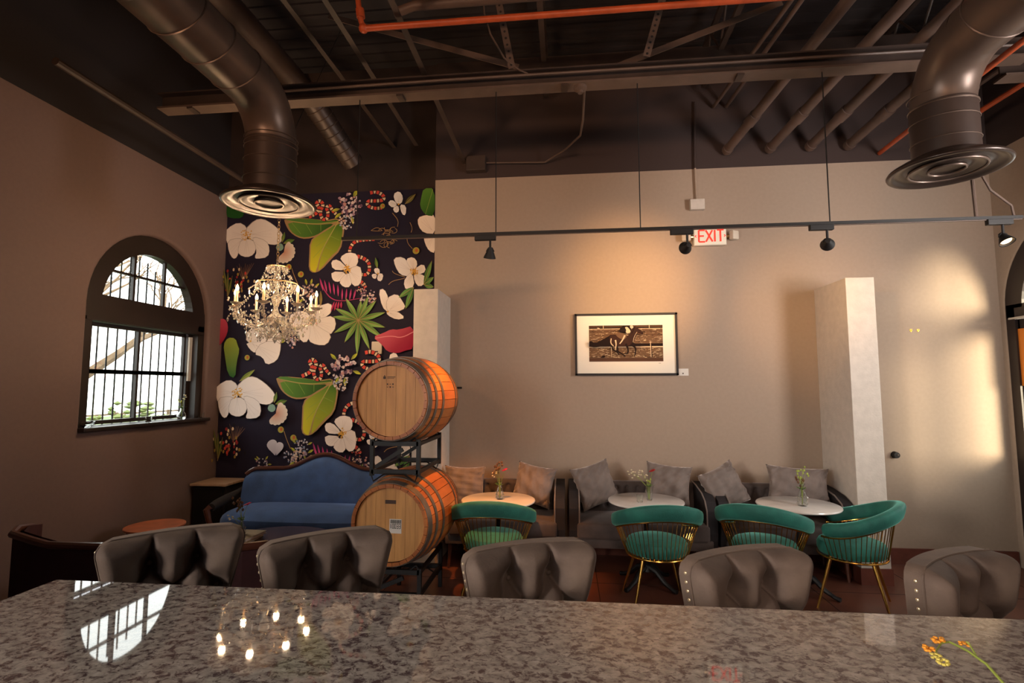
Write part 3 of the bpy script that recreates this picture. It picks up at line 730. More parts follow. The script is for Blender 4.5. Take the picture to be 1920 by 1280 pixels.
fe = empty('fence', (-13, 3, -0.3), label='thin railing fence at the far side of the lawn', cat='fence')
for z in (0.35, 0.8, 1.25): MB().box((0, 3, z), (0.04, 24, 0.05)).build('rail', M['bark'], fe)
for k in range(13): MB().box((0, -9+k*2, 0.65), (0.08, 0.08, 1.3)).build('post', M['bark'], fe)
sh = MB()
for k in range(1800):
    y = r2.uniform(-2, 18); sh.octa((-9.0+r2.uniform(-.5, .5), y, 0.1+r2.random()*1.35*(0.75+.25*math.sin(y*2))), r2.uniform(.06, .14), .05)
tag(sh.build('hedge', M['foliage'], kind='stuff'), 'low sunlit hedge outside the arched window', 'hedge', kind='stuff')

# ------------------------------------------------------------------ ceiling steel, ducts and pipes
def ray3(px, py, Y):
    x, z = ray_hit(px, py, Y); return Vector((x, Y, z))
YBM = 4.05; ZBM = 4.14
bm_ = empty('steel_beam', (0, YBM, ZBM), label='long dark steel ceiling beam carrying the light track wires', cat='beam')
MB().box((-0.05, 0, 0.008), (6.9, 0.13, 0.016)).build('bottom_flange', M['steel_pale'], bm_)
MB().box((-0.05, 0, 0.07), (6.9, 0.014, 0.12)).build('web', M['steel'], bm_)
MB().box((-0.05, 0, 0.135), (6.9, 0.13, 0.012)).build('top_flange', M['steel'], bm_)
MB().tube([(-2.6, -0.075, 0.075), (-1.0, -0.075, 0.085), (1.5, -0.075, 0.08), (3.35, -0.075, 0.075)], 0.011, 6).build('conduit', M['steel_pale'], bm_, True)
for x in (-3.2, -1.35, 0.0, 1.35, 3.0):
    MB().box((x, -0.01, -0.008), (0.05, 0.10, 0.014)).build('clamp', M['steel'], bm_)
b = empty('steel_beam', (3.85, YBM+0.25, ZBM), label='short steel beam end beyond the right duct', cat='beam')
MB().box((0, 0, 0.008), (0.9, 0.13, 0.016)).build('bottom_flange', M['steel_pale'], b); MB().box((0, 0, 0.09), (0.9, 0.014, 0.15)).build('web', M['steel'], b)
MB().box((0, 0, 0.17), (0.9, 0.13, 0.014)).build('top_flange', M['steel'], b)

def duct(name, xv, Y, r, zb, ztop, ydir, label, diff=True):
    d = empty(name, (xv, Y, 0), label=label, cat='air duct')
    # vertical drop
    MB().lathe([(r*1.03, zb), (r*1.03, ztop-0.32)], seg=36).build('vertical_drop', M['duct_dark'], d, True)
    R_ = 0.34; pts = []
    pts.append((0, 0, ztop-0.34))
    for i in range(9):
        a = PI/2*i/8; pts.append((0, -R_*(1-math.cos(a)), ztop-R_+R_*math.sin(a)))
    MB().tube(pts, r, 36, caps=False).build('elbow', M['duct'], d, True)
    MB().tube([(0, -R_, ztop), (0, -7.0, ztop)], r, 36, caps=False).build('horizontal_run', M['duct'], d, True)
    s_ = MB()
    for k in range(14):
        y = -R_-0.12-k*0.27
        s_.tube([(math.cos(t)*(r+0.003), y+0.05*math.sin(t), ztop+math.sin(t)*(r+0.003)) for t in [2*PI*j/28 for j in range(28)]], 0.005, 4, closed=True)
    for z in (zb+0.12, zb+0.26, zb+0.36, zb+0.44, ztop-0.33):
        s_.tube([(math.cos(t)*(r*1.03+0.003), math.sin(t)*(r*1.03+0.003), z+0.012*math.sin(t)) for t in [2*PI*j/28 for j in range(28)]], 0.004, 4, closed=True)
    s_.build('seam', M['duct'], d, True, kind='stuff')
    R0 = r*1.86
    df = MB().lathe([(r*1.02, zb+0.03), (R0*.80, zb-0.012), (R0*.97, zb-0.045), (R0, zb-0.06), (R0*.985, zb-0.070), (R0*.93, zb-0.072), (R0*.89, zb-0.060), (R0*.80, zb-0.046), (R0*.70, zb-0.044), (R0*.655, zb-0.052), (R0*.60, zb-0.060), (R0*.55, zb-0.056), (R0*.47, zb-0.044), (R0*.38, zb-0.042), (R0*.33, zb-0.050), (R0*.28, zb-0.056), (R0*.15, zb-0.046), (0, zb-0.044)], seg=64).build('diffuser', M['diffuser'], d, True, angle=80)
    for rq in (.625, .30):
        MB().tube([(math.cos(t)*R0*rq, math.sin(t)*R0*rq, zb-0.062) for t in [2*PI*j/56 for j in range(56)]], 0.0075, 8, closed=True).build('diffuser_ring', M['duct'], df, True)
    return d
dl = duct('air_duct', -2.215, 3.62, 0.178, 3.175, 3.90, -1, 'big round spiral duct at upper left with disc diffuser above the chandelier')
dr = duct('air_duct', 2.50, 3.62, 0.178, 3.225, 3.91, -1, 'big round spiral duct at upper right with disc diffuser near the corner')
d2 = empty('air_duct', (0, 0, 0), label='thinner round duct bending down to the wallpapered alcove', cat='air duct')
p = [(-2.80, -2.0, 4.92), (-2.80, 3.6, 4.92), (-2.79, 4.55, 4.92), (-2.74, 4.85, 4.86), (-2.66, 5.05, 4.76), (-2.42, 5.60, 4.30)]
MB().tube(p, 0.12, 24).build('duct_run', M['duct_dark'], d2, True)
s_ = MB()
for k in range(8):
    t = k/8; c = Vector(p[4])*(1-t)+Vector(p[5])*t; dd = (Vector(p[5])-Vector(p[4])).normalized(); u = dd.cross(Vector((0, 0, 1))).normalized(); v = u.cross(dd)
    s_.tube([c+(u*math.cos(a)+v*math.sin(a))*0.122 for a in [2*PI*j/20 for j in range(20)]], 0.005, 4, closed=True)
s_.build('seam', M['duct'], d2, True, kind='stuff')
tag(MB().tube([(-3.62, 3.2, 4.07), (-3.62, 5.9, 4.07)], 0.030, 10).build('conduit_pipe', M['steel'], smooth=True), 'slim dark pipe running along the left wall near the ceiling', 'pipe')

# angle irons (joist bottom chords)
for x0, z0, x1, z1, y0, y1, lab in ((-1.17, 4.37, -1.14, 4.26, 2.0, YB, 'angle iron reaching the wall above the grey wall corner'),
                                    (-1.72, 4.52, -1.66, 4.42, 2.2, YA-0.4, 'angle iron left of the light track wires'),
                                    (-2.2, 4.75, -2.05, 4.60, 2.4, YA, 'thin angle iron above the thin bending duct')):
    o = MB().bar((x0, y0, z0+0.02), (x1, y1, z1+0.02), 0.045, 0.006).bar((x0-0.02, y0, z0+0.04), (x1-0.02, y1, z1+0.04), 0.006, 0.045).build('angle_iron', M['steel'])
    tag(o, lab, 'angle iron')
for a, b_, lab in (((930, -20), (960, 128), 'perforated strut hanging down left of centre'), ((1247, -20), (1212, 106), 'perforated strut hanging down right of centre')):
    A_ = ray3(*a, YBM-0.09); B_ = ray3(*b_, YBM-0.09); st = empty('perforated_strut', label=lab, cat='strut')
    MB().bar(A_, B_, 0.006, 0.055).build('channel', M['steel_pale'], st)
    h = MB(); n = 12
    for k in range(n):
        c = A_+(B_-A_)*((k+.5)/n); h.cyl(c+Vector((0, -0.0045, 0)), c+Vector((0, 0.0045, 0)), 0.010, seg=8)
    h.build('hole', M['black'], st, kind='stuff')
for a, b_, lab in (((616, 30), (972, 126), 'flat diagonal brace sloping down to the left strut'), ((1466, 4), (1158, 124), 'flat diagonal brace sloping down to the right strut')):
    tag(MB().bar(ray3(*a, YBM+0.12), ray3(*b_, YBM+0.12), 0.008, 0.05).build('diagonal_brace', M['steel_pale']), lab, 'brace')
# further bar-joist webs, dim in the ceiling void
for k, (a, b_) in enumerate((((832, 140), (860, 85)), ((1075, 100), (1105, 60)), ((1112, 90), (1085, 20)), ((1330, 60), (1380, 150)), ((1400, 110), (1450, 20)))):
    pass
tag(MB().bar((-3.6, 5.0, 4.95), (3.9, 5.0, 4.95), 0.09, 0.10).build('roof_purlin', M['steel']), 'dim dark purlin crossing the ceiling void behind the beam', 'beam')
tag(MB().bar((-3.9, 2.9, 4.90), (3.9, 2.9, 4.90), 0.09, 0.10).build('roof_purlin', M['steel']), 'dim dark purlin crossing the ceiling void nearest the camera', 'beam')
for x in (-0.2, 1.5, 3.3):
    jo = empty('bar_joist', (x, 0, 0), label={-0.2: 'open web joist in the void above the centre', 1.5: 'open web joist in the void above the exit sign', 3.3: 'open web joist in the void above the right duct'}[x], cat='joist')
    MB().bar((0, -2, 5.35), (0, 5.6, 5.35), 0.05, 0.04).build('top_chord', M['steel'], jo); MB().bar((0, -2, 4.98), (0, 5.6, 4.98), 0.05, 0.04).build('bottom_chord', M['steel'], jo)
    for k in range(12):
        y = -1.4+k*0.58; MB().cyl((0, y, 4.98), (0, y+0.29, 5.35), 0.012, seg=6).cyl((0, y+0.29, 5.35), (0, y+0.58, 4.98), 0.012, seg=6).build('web_rod', M['steel'], jo)

# sprinkler pipes
sp = empty('sprinkler_pipe', label='orange sprinkler pipe with elbow crossing the top of the ceiling', cat='pipe')
MB().tube([(-1.42, 3.40, 4.29), (0.86, 3.40, 4.29), (3.9, 3.40, 4.29)], 0.022, 12).build('pipe', M['orange_pipe'], sp, True)
MB().tube([(-1.42, 3.40, 4.29), (-1.44, 3.38, 4.36), (-1.50, 3.25, 5.2)], 0.019, 12).build('riser', M['orange_pipe'], sp, True)
MB().ball((-1.42, 3.40, 4.29), 0.034, 12).build('elbow', M['orange_pipe'], sp, True)
MB().cyl((-1.435, 3.385, 4.36), (-1.44, 3.375, 4.42), 0.03, seg=12).build('coupling', M['orange_pipe'], sp, True)
tag(MB().tube([(-1.25, 3.55, 4.50), (-1.1, 3.55, 4.55), (1.2, 3.5, 4.52), (3.6, 3.5, 4.52)], 0.035, 12).build('conduit_pipe', M['pipe'], smooth=True), 'dark pipe running just above the orange sprinkler pipe', 'pipe')
def sloped(px0, py0, px1, py1, r, mt, lab, cat='drain pipe', name='drain_pipe', Y1=4.35, hub=True, ext=2.2):
    """pipe meeting the back wall at the first point and coming forward"""
    A_ = ray3(px0, py0, YB-0.02); B_ = ray3(px1, py1, Y1); e = empty(name, label=lab, cat=cat)
    C_ = B_+(B_-A_)*ext
    MB().tube([A_, B_, C_], r, 14).build('pipe', mt, e, True)
    if hub:
        d = (B_-A_).normalized(); c = A_+(B_-A_)*0.42
        MB().cyl(c-d*0.07, c+d*0.07, r*1.22, seg=14).build('coupling', mt, e, True)
        c = A_+d*0.02; MB().cyl(c-d*0.0, c+d*0.05, r*1.2, seg=14).build('wall_collar', mt, e, True)
for q, l in (((1361, 284, 1500, 112), 'leftmost of the four drain pipes meeting the wall'), ((1441, 281, 1608, 100), 'second drain pipe from the left meeting the wall'),
             ((1516, 277, 1700, 98), 'third drain pipe from the left meeting the wall'), ((1588, 275, 1790, 96), 'drain pipe meeting the wall nearest the right duct')):
    sloped(*q, 0.047, M['pipe'], l)
sloped(1649, 287, 1745, 212, 0.022, M['orange_pipe'], 'thin orange pipe meeting the wall beside the right duct', 'pipe', 'sprinkler_pipe', 4.75, False, 1.5)
sloped(1338, 200, 1462, 30, 0.02, M['pipe'], 'left thin conduit ending in a loop over the exit sign', 'pipe', 'conduit_pipe', 4.35, False)
sloped(1362, 200, 1482, 30, 0.02, M['pipe'], 'right thin conduit ending in a loop over the exit sign', 'pipe', 'conduit_pipe', 4.35, False)
for q, mt, l in (((-.15,), M['pipe'], 'upper pipe right of the right duct'), ((0.1,), M['pipe'], 'lower pipe right of the right duct'), ((0.32,), M['orange_pipe'], 'dark red pipe in the far right corner')):
    tag(MB().tube([(3.75+q[0]*.6, 5.65, 4.62-q[0]*.8), (3.95+q[0]*.6, 3.6, 4.70-q[0]*.8), (4.05+q[0]*.4, 2.2, 4.75-q[0]*.8)], 0.025, 10).build('conduit_pipe', mt, smooth=True), l, 'pipe')
# wall boxes and conduits under the ceiling
e = empty('junction_box', (0, 0, 0), label='black junction box where the angle iron meets the wall', cat='junction box')
c = ray3(893, 308, YB-0.05); MB().box(c, (0.22, 0.10, 0.17), bev=0.006).build('box', M['steel'], e)
P = [ray3(912, 305, YB-0.05), ray3(1022, 304, YB-0.05), ray3(1060, 280, YB-0.25), ray3(1088, 254, 5.0), ray3(1093, 225, 4.6), ray3(1096, 168, 4.12)]
MB().tube(P, 0.010, 8).build('conduit', M['steel_pale'], e, True)
e2 = empty('wall_box', label='small taupe wall box at the end of a thin conduit above the exit sign', cat='wall box')
MB().box((1.408, YB-0.03, 3.69), (0.15, 0.06, 0.115), bev=0.005).build('box', M['fin'], e2)
MB().tube([(1.408, YB-0.02, 3.74), (1.40, YB-0.02, 4.2), (1.42, YB-0.02, 4.85)], 0.011, 8).build('conduit', M['wall'], e2, True)
e3 = empty('beam_camera', (0, 0, 0), label='small round sensor under the steel beam at centre', cat='sensor')
c = ray3(1088, 168, YBM-0.08); MB().lathe([(0, -0.03), (0.02, -0.03), (0.02, -0.01), (0.05, 0.0), (0.05, 0.025), (0, 0.03)], c, 18).build('dome', M['steel_pale'], e3, True)
e4 = empty('cable', label='loose cable hanging down to the beam beside the left strut', cat='cable')
MB().tube([ray3(905, -20, 3.9), ray3(908, 25, 3.9), ray3(920, 65, 3.92), ray3(945, 108, 3.95), ray3(975, 132, 3.97), ray3(990, 138, 3.97)], 0.007, 6).build('wire', M['steel_pale'], e4, True)

# ------------------------------------------------------------------ light track
YT, ZT = 4.05, 2.945
tk = empty('lighting_track', (0, YT, ZT), label='thin black lighting track hung on wires in front of the grey wall', cat='light track')
MB().box((0.72, 0, 0.012), (5.10, 0.034, 0.022)).build('rail', M['track'], tk)
MB().box((0.72, 0, -0.001), (5.10, 0.014, 0.006)).build('rail_slot', M['steel_pale'], tk)
for px in (672, 930, 1198, 1550):
    x = ray_hit(px, 300, YT)[0]
    MB().cyl((x, 0, 0.02), (x, 0, ZBM-ZT), 0.0045, seg=6).build('suspension_wire', M['track'] if px != 1 else None, tk)
MB().tube([(2.97, 0.0, 0.02), (2.955, 0.0, 0.6), (2.90, 0.0, 1.45)], 0.012, 8).build('feed_conduit', M['steel_pale'], tk, True)
MB().tube([(3.22, 0, 0.02), (3.21, 0, 0.10), (3.08, 0, 0.22), (3.0, 0, 0.40)], 0.009, 8).build('feed_cable', M['steel_pale'], tk, True)

def track_head(x, label, aim, lit):
    e = empty('track_spotlight', (x, YT, ZT), label=label, cat='spotlight', group='spotlights on the lighting track')
    MB().box((-0.02 if x < 3 else 0.0, 0, -0.018), (0.17, 0.036, 0.042), bev=0.004).build('adapter', M['track'], e)
    MB().cyl((0.02, 0, -0.03), (0.02, 0, -0.115), 0.009, seg=10).build('stem', M['track'], e)
    d = (Vector(aim)-Vector((x, YT, ZT-0.14))).normalized(); rot = d.to_track_quat('Z', 'X').to_matrix()
    c = Vector((0.02, 0, -0.13))
    MB().tube([c+Vector((-0.03, 0, 0.0)), c+Vector((-0.02, 0, 0.022)), c+Vector((0.0, 0, 0.03)), c+Vector((0.02, 0, 0.022)), c+Vector((0.03, 0, 0))], 0.006, 6).build('yoke', M['track'], e, True)
    sh_ = MB().lathe([(0, -0.035), (0.018, -0.033), (0.022, -0.012), (0.034, 0.012), (0.046, 0.040), (0.050, 0.052), (0.044, 0.050), (0.030, 0.012), (0, 0.0)], c, 24, rot).build('lamp_shade', M['track'], e, True)
    MB().lathe([(0, 0.042), (0.030, 0.040), (0.036, 0.030), (0, 0.022)], c, 20, rot).build('bulb', M['lamp'] if lit else M['lamp'], e, True)
    return e
H1 = (-0.62, YT, ZT-0.13); H2 = (0.905, YT, ZT-0.13); H3 = (1.92, YT, ZT-0.13); H4 = (3.12, YT, ZT-0.13)
track_head(-0.62, 'leftmost track spotlight, aimed down at the left marble table', (-0.95, 4.9, 0.7), True)
track_head(0.905, 'track spotlight in front of the exit sign, aimed at the picture', (0.72, YB, 2.75), True)
track_head(1.92, 'track spotlight aimed at the right fin wall', (2.50, 5.4, 2.6), True)
track_head(3.12, 'rightmost track spotlight, glowing next to the door arch', (3.3, 3.2, 1.2), True)
WARM = (1.0, 0.56, 0.22)
spot('spotlight_beam', (-0.66, YT+0.03, ZT-0.20), (-0.90, 4.65, 0.7), 250, (1.0, 0.36, 0.07), 58, 0.6)
spot('spotlight_beam', (0.905, YT+0.08, ZT-0.13), (0.70, YB, 2.78), 150, WARM, 70, 1.0)
spot('spotlight_beam', (1.96, YT+0.08, ZT-0.13), (2.42, 5.4, 2.60), 50, WARM, 70, 1.0)
spot('spotlight_beam', (3.14, YT-0.03, ZT-0.20), (3.4, 3.0, 1.0), 25, WARM, 60, 0.8)

# ------------------------------------------------------------------ exit sign
ex = empty('exit_sign', (1.495, YB, 3.335), label='white EXIT sign with red letters high on the grey wall', cat='exit sign')
MB().box((0.03, -0.03, 0), (0.34, 0.055, 0.20), bev=0.006).build('housing', M['white_plastic'], ex)
MB().box((0.03, -0.060, 0), (0.325, 0.006, 0.185)).build('face', M['sign_face'], ex)
def strokes(mb, segs, x0, z0, s_, y, wd):
    for (ax, az), (bx, bz) in segs:
        mb.bar((x0+ax*s_, y, z0+az*s_), (x0+bx*s_, y, z0+bz*s_), 0.003, wd)
LET = {'E': [((0, 0), (0, 1)), ((0, 0), (.5, 0)), ((0, .5), (.42, .5)), ((0, 1), (.5, 1))], 'X': [((0, 0), (.55, 1)), ((0, 1), (.55, 0))], 'I': [((.1, 0), (.1, 1))],
       'T': [((0, 1), (.55, 1)), ((.275, 0), (.275, 1))]}
x = -0.087
for ch, adv in (('E', 0.072), ('X', 0.080), ('I', 0.036), ('T', 0.07)):
    l = MB(); strokes(l, LET[ch], x, -0.062, 0.125, -0.0645, 0.017); l.build('letter', M['exit_red'], ex); x += adv
for xs, sg in ((-0.112, -1), (0.172, 1)):
    l = MB(); strokes(l, [((0, -.1), (.12*sg, 0)), ((.12*sg, 0), (0, .1))], xs, 0, 0.125, -0.0645, 0.007); l.build('arrow', M['exit_red'], ex)
for sx in (-1, 1):
    MB().cyl((0.03+sx*0.17, -0.035, 0.0), (0.03+sx*0.21, -0.045, 0.0), 0.02, seg=12).build('lamp_bracket', M['brass'], ex)
    MB().box((0.03+sx*0.245, -0.06, 0.0), (0.085, 0.06, 0.095), Matrix.Rotation(sx*0.5, 4, 'Z'), bev=0.012).build('lamp_head', M['white_plastic'], ex, True)

# ------------------------------------------------------------------ framed horse racing picture
pc = empty('picture', (0.626, YB, 2.193), label='framed sepia horse racing photograph with white mat on the grey wall', cat='picture')
W_, H_ = 1.08, 0.665
for a in ((0, H_/2-.011, W_, .022), (0, -H_/2+.011, W_, .022), (-W_/2+.011, 0, .022, H_), (W_/2-.011, 0, .022, H_)):
    MB().box((a[0], -0.02, a[1]), (a[2], 0.04, a[3])).build('frame', M['black'], pc)
MB().box((0, -0.014, 0), (W_-.03, 0.02, H_-.03)).build('mat', M['mat_board'], pc)
def horse():
    p = Print(-0.024, 0, None); p_ = lambda L: [(-.389+(x-398)/972*0.777, .203-(y-368)/466*0.388) for x, y in L]
    BR = (0.012, 0.004, 0.003); MID = (0.10, 0.05, 0.025); LT = (0.66, 0.50, 0.32); u = 0.0008; q = random.Random(5)
    p.poly(p_([(398, 368), (1370, 368), (1370, 834), (398, 834)]), (0.17, 0.095, 0.05), smooth=0)
    def band(y0, y1, c): p.poly(p_([(398, y0), (1370, y0), (1370, y1), (398, y1)]), c, smooth=0)
    band(368, 376, BR); band(376, 392, MID); band(392, 408, BR); band(440, 450, MID); band(486, 494, MID); band(790, 834, (0.09, 0.04, 0.022)); band(604, 640, BR); band(640, 654, LT); band(408, 416, LT)
    for k in range(900):
        x = q.uniform(398, 1340); y = q.choice([q.uniform(412, 600), q.uniform(656, 785)]); l = q.uniform(6, 40)
        p.line(p_([(x, y), (min(1368, x+l), y+q.uniform(-3, 3))]), u*q.uniform(2, 5), q.choice([LT, LT, MID, BR, (0.16, 0.07, 0.035)]), smooth=0)
    for x in (588, 1190): p.line(p_([(x, 368), (x, 410)]), u*8, LT, smooth=0)
    p.poly(p_([(400, 560), (480, 600), (560, 560), (640, 520), (690, 490), (740, 500), (760, 540), (700, 640), (560, 640), (470, 655), (400, 640)]), BR)     # tail
    p.poly(p_([(660, 520), (710, 485), (790, 500), (860, 520), (930, 500), (960, 560), (960, 620), (900, 640), (820, 640), (740, 650), (680, 620)]), (0.040, 0.015, 0.009))     # trunk
    p.poly(p_([(900, 520), (950, 460), (970, 400), (1005, 385), (1020, 395), (1080, 440), (1115, 475), (1100, 496), (1070, 480), (1030, 470), (1010, 520), (980, 600), (930, 620)]), (0.035, 0.013, 0.008))   # neck and head
    p.line(p_([(1030, 460), (990, 520), (975, 590)]), u*6, LT); p.line(p_([(960, 480), (985, 430), (1000, 395)]), u*10, BR)
    p.poly(p_([(790, 440), (830, 385), (900, 372), (945, 385), (960, 440), (930, 480), (880, 480), (860, 450), (820, 480)]), BR)      # jockey back
    p.poly(p_([(870, 400), (900, 390), (930, 420), (950, 455), (920, 480), (880, 470), (890, 430)]), LT); p.poly(p_([(935, 380), (965, 372), (985, 390), (975, 415), (945, 412)]), (0.62, 0.5, 0.36))
    p.poly(p_([(750, 480), (800, 460), (870, 480), (900, 520), (850, 560), (800, 540), (760, 510)]), (0.16, 0.085, 0.045)); p.line(p_([(870, 500), (840, 560), (800, 610)]), u*22, LT, u*12)
    for L in ([(690, 620), (700, 680), (760, 710), (790, 750)], [(740, 620), (780, 680), (760, 700), (850, 750), (870, 775)], [(880, 610), (910, 680), (905, 735), (860, 735)], [(940, 620), (1000, 650), (1010, 700), (990, 770)],
              [(960, 600), (1040, 640), (1120, 630)]):
        p.line(p_(L), u*30, BR, u*12)
    p.line(p_([(745, 560), (755, 620), (740, 690)]), u*20, LT, u*10); p.line(p_([(690, 540), (680, 600), (720, 640)]), u*12, LT)
    p.line(p_([(1200, 580), (1205, 780)]), u*9, LT, smooth=0); p.line(p_([(1212, 620), (1216, 780)]), u*8, BR, smooth=0); p.line(p_([(690, 650), (692, 780)]), u*6, LT, smooth=0)
    p.poly(p_([(540, 785), (570, 760), (600, 755), (610, 785)]), BR); p.poly(p_([(500, 405), (520, 400), (545, 410), (530, 418)]), LT)
    o = p.build('photograph', pc); o['label'] = 'sepia print of a jockey on a galloping horse'
    b = MB(); b.box((0.35, -0.0245, -0.205), (0.022, 0.001, 0.003)); b.build('signature', M['steel'], pc)
horse()
wc = empty('caption_card', (1.219, YB, 1.893), label='small white caption card beside the picture frame', cat='card')
MB().box((0, -0.003, 0), (0.108, 0.006, 0.074)).build('card', M['paper'], wc); MB().box((-0.003, -0.0065, -0.014), (0.014, 0.001, 0.014)).build('seal', M['steel_pale'], wc)
# small things on the walls
t = empty('thermostat', (-2.211, YA-0.0, 2.197), label='cream thermostat on the floral wallpaper', cat='thermostat')
MB().box((0, -0.022, 0), (0.125, 0.03, 0.145), bev=0.008).build('cover', M['white_plastic'], t, True); MB().box((0.0, -0.039, -0.045), (0.04, 0.004, 0.012)).build('slot', M['steel'], t)
t = empty('door_stop', (3.255, YB, 1.058), label='small round black knob fixed on the grey wall right of the fin', cat='door stop')
MB().lathe([(0, 0.05), (0.028, 0.048), (0.032, 0.035), (0.03, 0.0), (0.034, 0.0)], (0, 0, 0), 18, Matrix.Rotation(R(90), 3, 'X')).build('knob_body', M['black'], t, True)
MB().cyl((0.008, -0.049, 0.004), (0.008, -0.053, 0.004), 0.008, seg=10).build('knob_eye', M['steel_pale'], t)
for x, l in ((3.485, 'left of two tiny brass picture hooks on the bare wall'), (3.553, 'right of two tiny brass picture hooks on the bare wall')):
    t = empty('picture_hook', (x, YB, 2.312), label=l, cat='hook', group='brass picture hooks')
    MB().box((0, -0.002, 0), (0.024, 0.004, 0.016)).prism([(-0.012, -0.008), (0.012, -0.008), (0.0, -0.022)], -0.004, 0).build('plate', M['gold'], t); MB().ball((0, -0.007, 0), 0.005, 8).build('nail', M['brass'], t)
t = empty('wall_bracket', (-1.235, YB, 1.73), label='small black bracket on the grey wall beside the left fin', cat='bracket')
MB().box((0.035, -0.03, 0), (0.10, 0.012, 0.022)).build('arm', M['black'], t); MB().box((-0.01, -0.012, 0), (0.03, 0.024, 0.035)).build('foot', M['black'], t)

# ------------------------------------------------------------------ chandelier
def chandelier():
    CX, CY = -2.59, 4.40; ch = empty('chandelier', (CX, CY, 2.40), label='crystal chandelier with lit candle bulbs hanging before the floral wallpaper', cat='chandelier')
    r3 = random.Random(9)
    MB().lathe([(0, -.20), (.02, -.19), (.03, -.16), (.012, -.13), (.05, -.08), (.075, -.04), (.03, .0), (.016, .05), (.035, .10), (.045, .14), (.02, .18), (.014, .26), (.035, .30), (.03, .34), (.012, .38), (.01, .46), (0, .47)], (0, 0, 0), 16).build('column', M['crystal'], ch, True)
    MB().tube(arc((0, 0), 0.085, 0, 2*PI, 24, z=.42)[:-1], 0.006, 6, closed=True).tube(arc((0, 0), 0.17, 0, 2*PI, 28, z=.27)[:-1], 0.005, 6, closed=True).build('crown_ring', M['brass'], ch, True)
    # chain
    c = MB(); z = .48; k = 0
    while z < 1.45:
        a = PI/2*(k % 2); pts = [(math.cos(a)*0.011*math.cos(t), math.sin(a)*0.011*math.cos(t), z+0.02*math.sin(t)) for t in [2*PI*j/10 for j in range(10)]]
        c.tube(pts, 0.003, 4, closed=True); z += 0.031; k += 1
    c.build('chain', M['brass'], ch, True, kind='stuff')
    MB().cyl((0, 0, 1.44), (0.30, 0.55, 3.10), 0.003, seg=6).build('hanging_wire', M['track'], ch)
    for i in range(8):
        a = i*PI/4+0.25; ca, sa = math.cos(a), math.sin(a); RR = 0.345
        P = lambda r_, z_: Vector((ca*r_, sa*r_, z_))
        arm = MB().tube([P(.03, -.04), P(.10, -.10), P(.19, -.13), P(.28, -.10), P(.335, -.03), P(RR, .03)], 0.009, 8).build('arm', M['crystal'], ch, True)
        MB().lathe([(0, 0), (.015, .002), (.045, .018), (.052, .026), (.044, .022), (0, .008)], P(RR, .03), 14).build('drip_pan', M['crystal'], arm, True)
        MB().cyl(P(RR, .035), P(RR, .155), 0.0105, seg=10).build('candle', M['candle'], arm, True)
        MB().lathe([(0, 0), (.009, .006), (.013, .02), (.009, .036), (.003, .052), (0, .058)], P(RR, .155), 10).build('candle_bulb', M['candle_glow'], arm, True)
        # scroll above each arm
        if i % 2 == 0:
            MB().tube([P(.05, .14), P(.12, .20), P(.19, .25), P(.235, .22), P(.225, .17), P(.19, .165), P(.18, .20)], 0.007, 6).build('scroll', M['crystal'], ch, True)
    cr = MB()
    def string(p0, p1, sag, n, r_):
        p0, p1 = Vector(p0), Vector(p1)
        for k in range(n+1):
            t = k/n; c_ = p0.lerp(p1, t)-Vector((0, 0, sag*4*t*(1-t))); cr.octa(c_, r_*r3.uniform(.8, 1.2))
    for i in range(8):
        a = i*PI/4+0.25; a2 = a+PI/4
        E = lambda an, r_, z_: (math.cos(an)*r_, math.sin(an)*r_, z_)
        string(E(a, .345, .03), E(a2, .345, .03), .10, 12, .0085)
        string(E(a, .085, .42), E(a, .33, .04), .06, 16, .0085)
        string(E(a, .17, .27), E(a2, .17, .27), .03, 6, .010)
        string(E(a, .17, .27), E(a, .06, .10), -.02, 8, .0085)
        string(E(a, .30, -.02), E(a+PI/8, .10, -.17), .04, 9, .008)
        for k, (rr_, zz) in enumerate(((.345, .02), (.39, .025), (.30, .0), (.20, -.14), (.24, -.11), (.12, -.13))):
            for j in range(3):
                an = a+r3.uniform(-.15, .15); c_ = Vector(E(an, rr_+r3.uniform(-.02, .02), zz-.03-j*.028)); cr.octa(c_, .009 if j < 2 else .013, .010 if j < 2 else .026)
        for k in range(3): cr.octa(E(a+k*.26, .085, .405), .012, .026)
        for k in range(4): cr.octa(E(a+k*.2, .17, .245-r3.random()*.03), .011, .024)
    for k in range(60):
        an = r3.uniform(0, 6.28); t = r3.random(); cr.octa((math.cos(an)*.13*(1-t*.7), math.sin(an)*.13*(1-t*.7), -.08-t*.15), .010, .018)
    for k in range(330):
        an = r3.uniform(0, 6.28); rq = r3.uniform(.06, .40); z_ = -.17+.30*(rq/.40)**2+r3.gauss(0, .035)-.03
        cr.octa((math.cos(an)*rq, math.sin(an)*rq, z_), r3.uniform(.006, .011), r3.uniform(.008, .02))
    for k in range(160):
        an = r3.uniform(0, 6.28); t = r3.random(); cr.octa((math.cos(an)*(.05+.15*t), math.sin(an)*(.05+.15*t), .40-.22*t+r3.gauss(0, .02)), .007, .013)
    cr.octa((0, 0, -.235), .022, .038)
    cr.build('crystals', M['crystal'], ch, kind='stuff')
    pl = bpy.data.lights.new('candle_light', 'POINT'); pl.energy = 15; pl.color = (1.0, 0.68, 0.40); pl.shadow_soft_size = 0.022
    for i in range(8):
        a = i*PI/4+0.25
        o = bpy.data.objects.new('candle_light', pl); COL.objects.link(o); o.location = (CX+math.cos(a)*.345, CY+math.sin(a)*.345, 2.585)
chandelier()

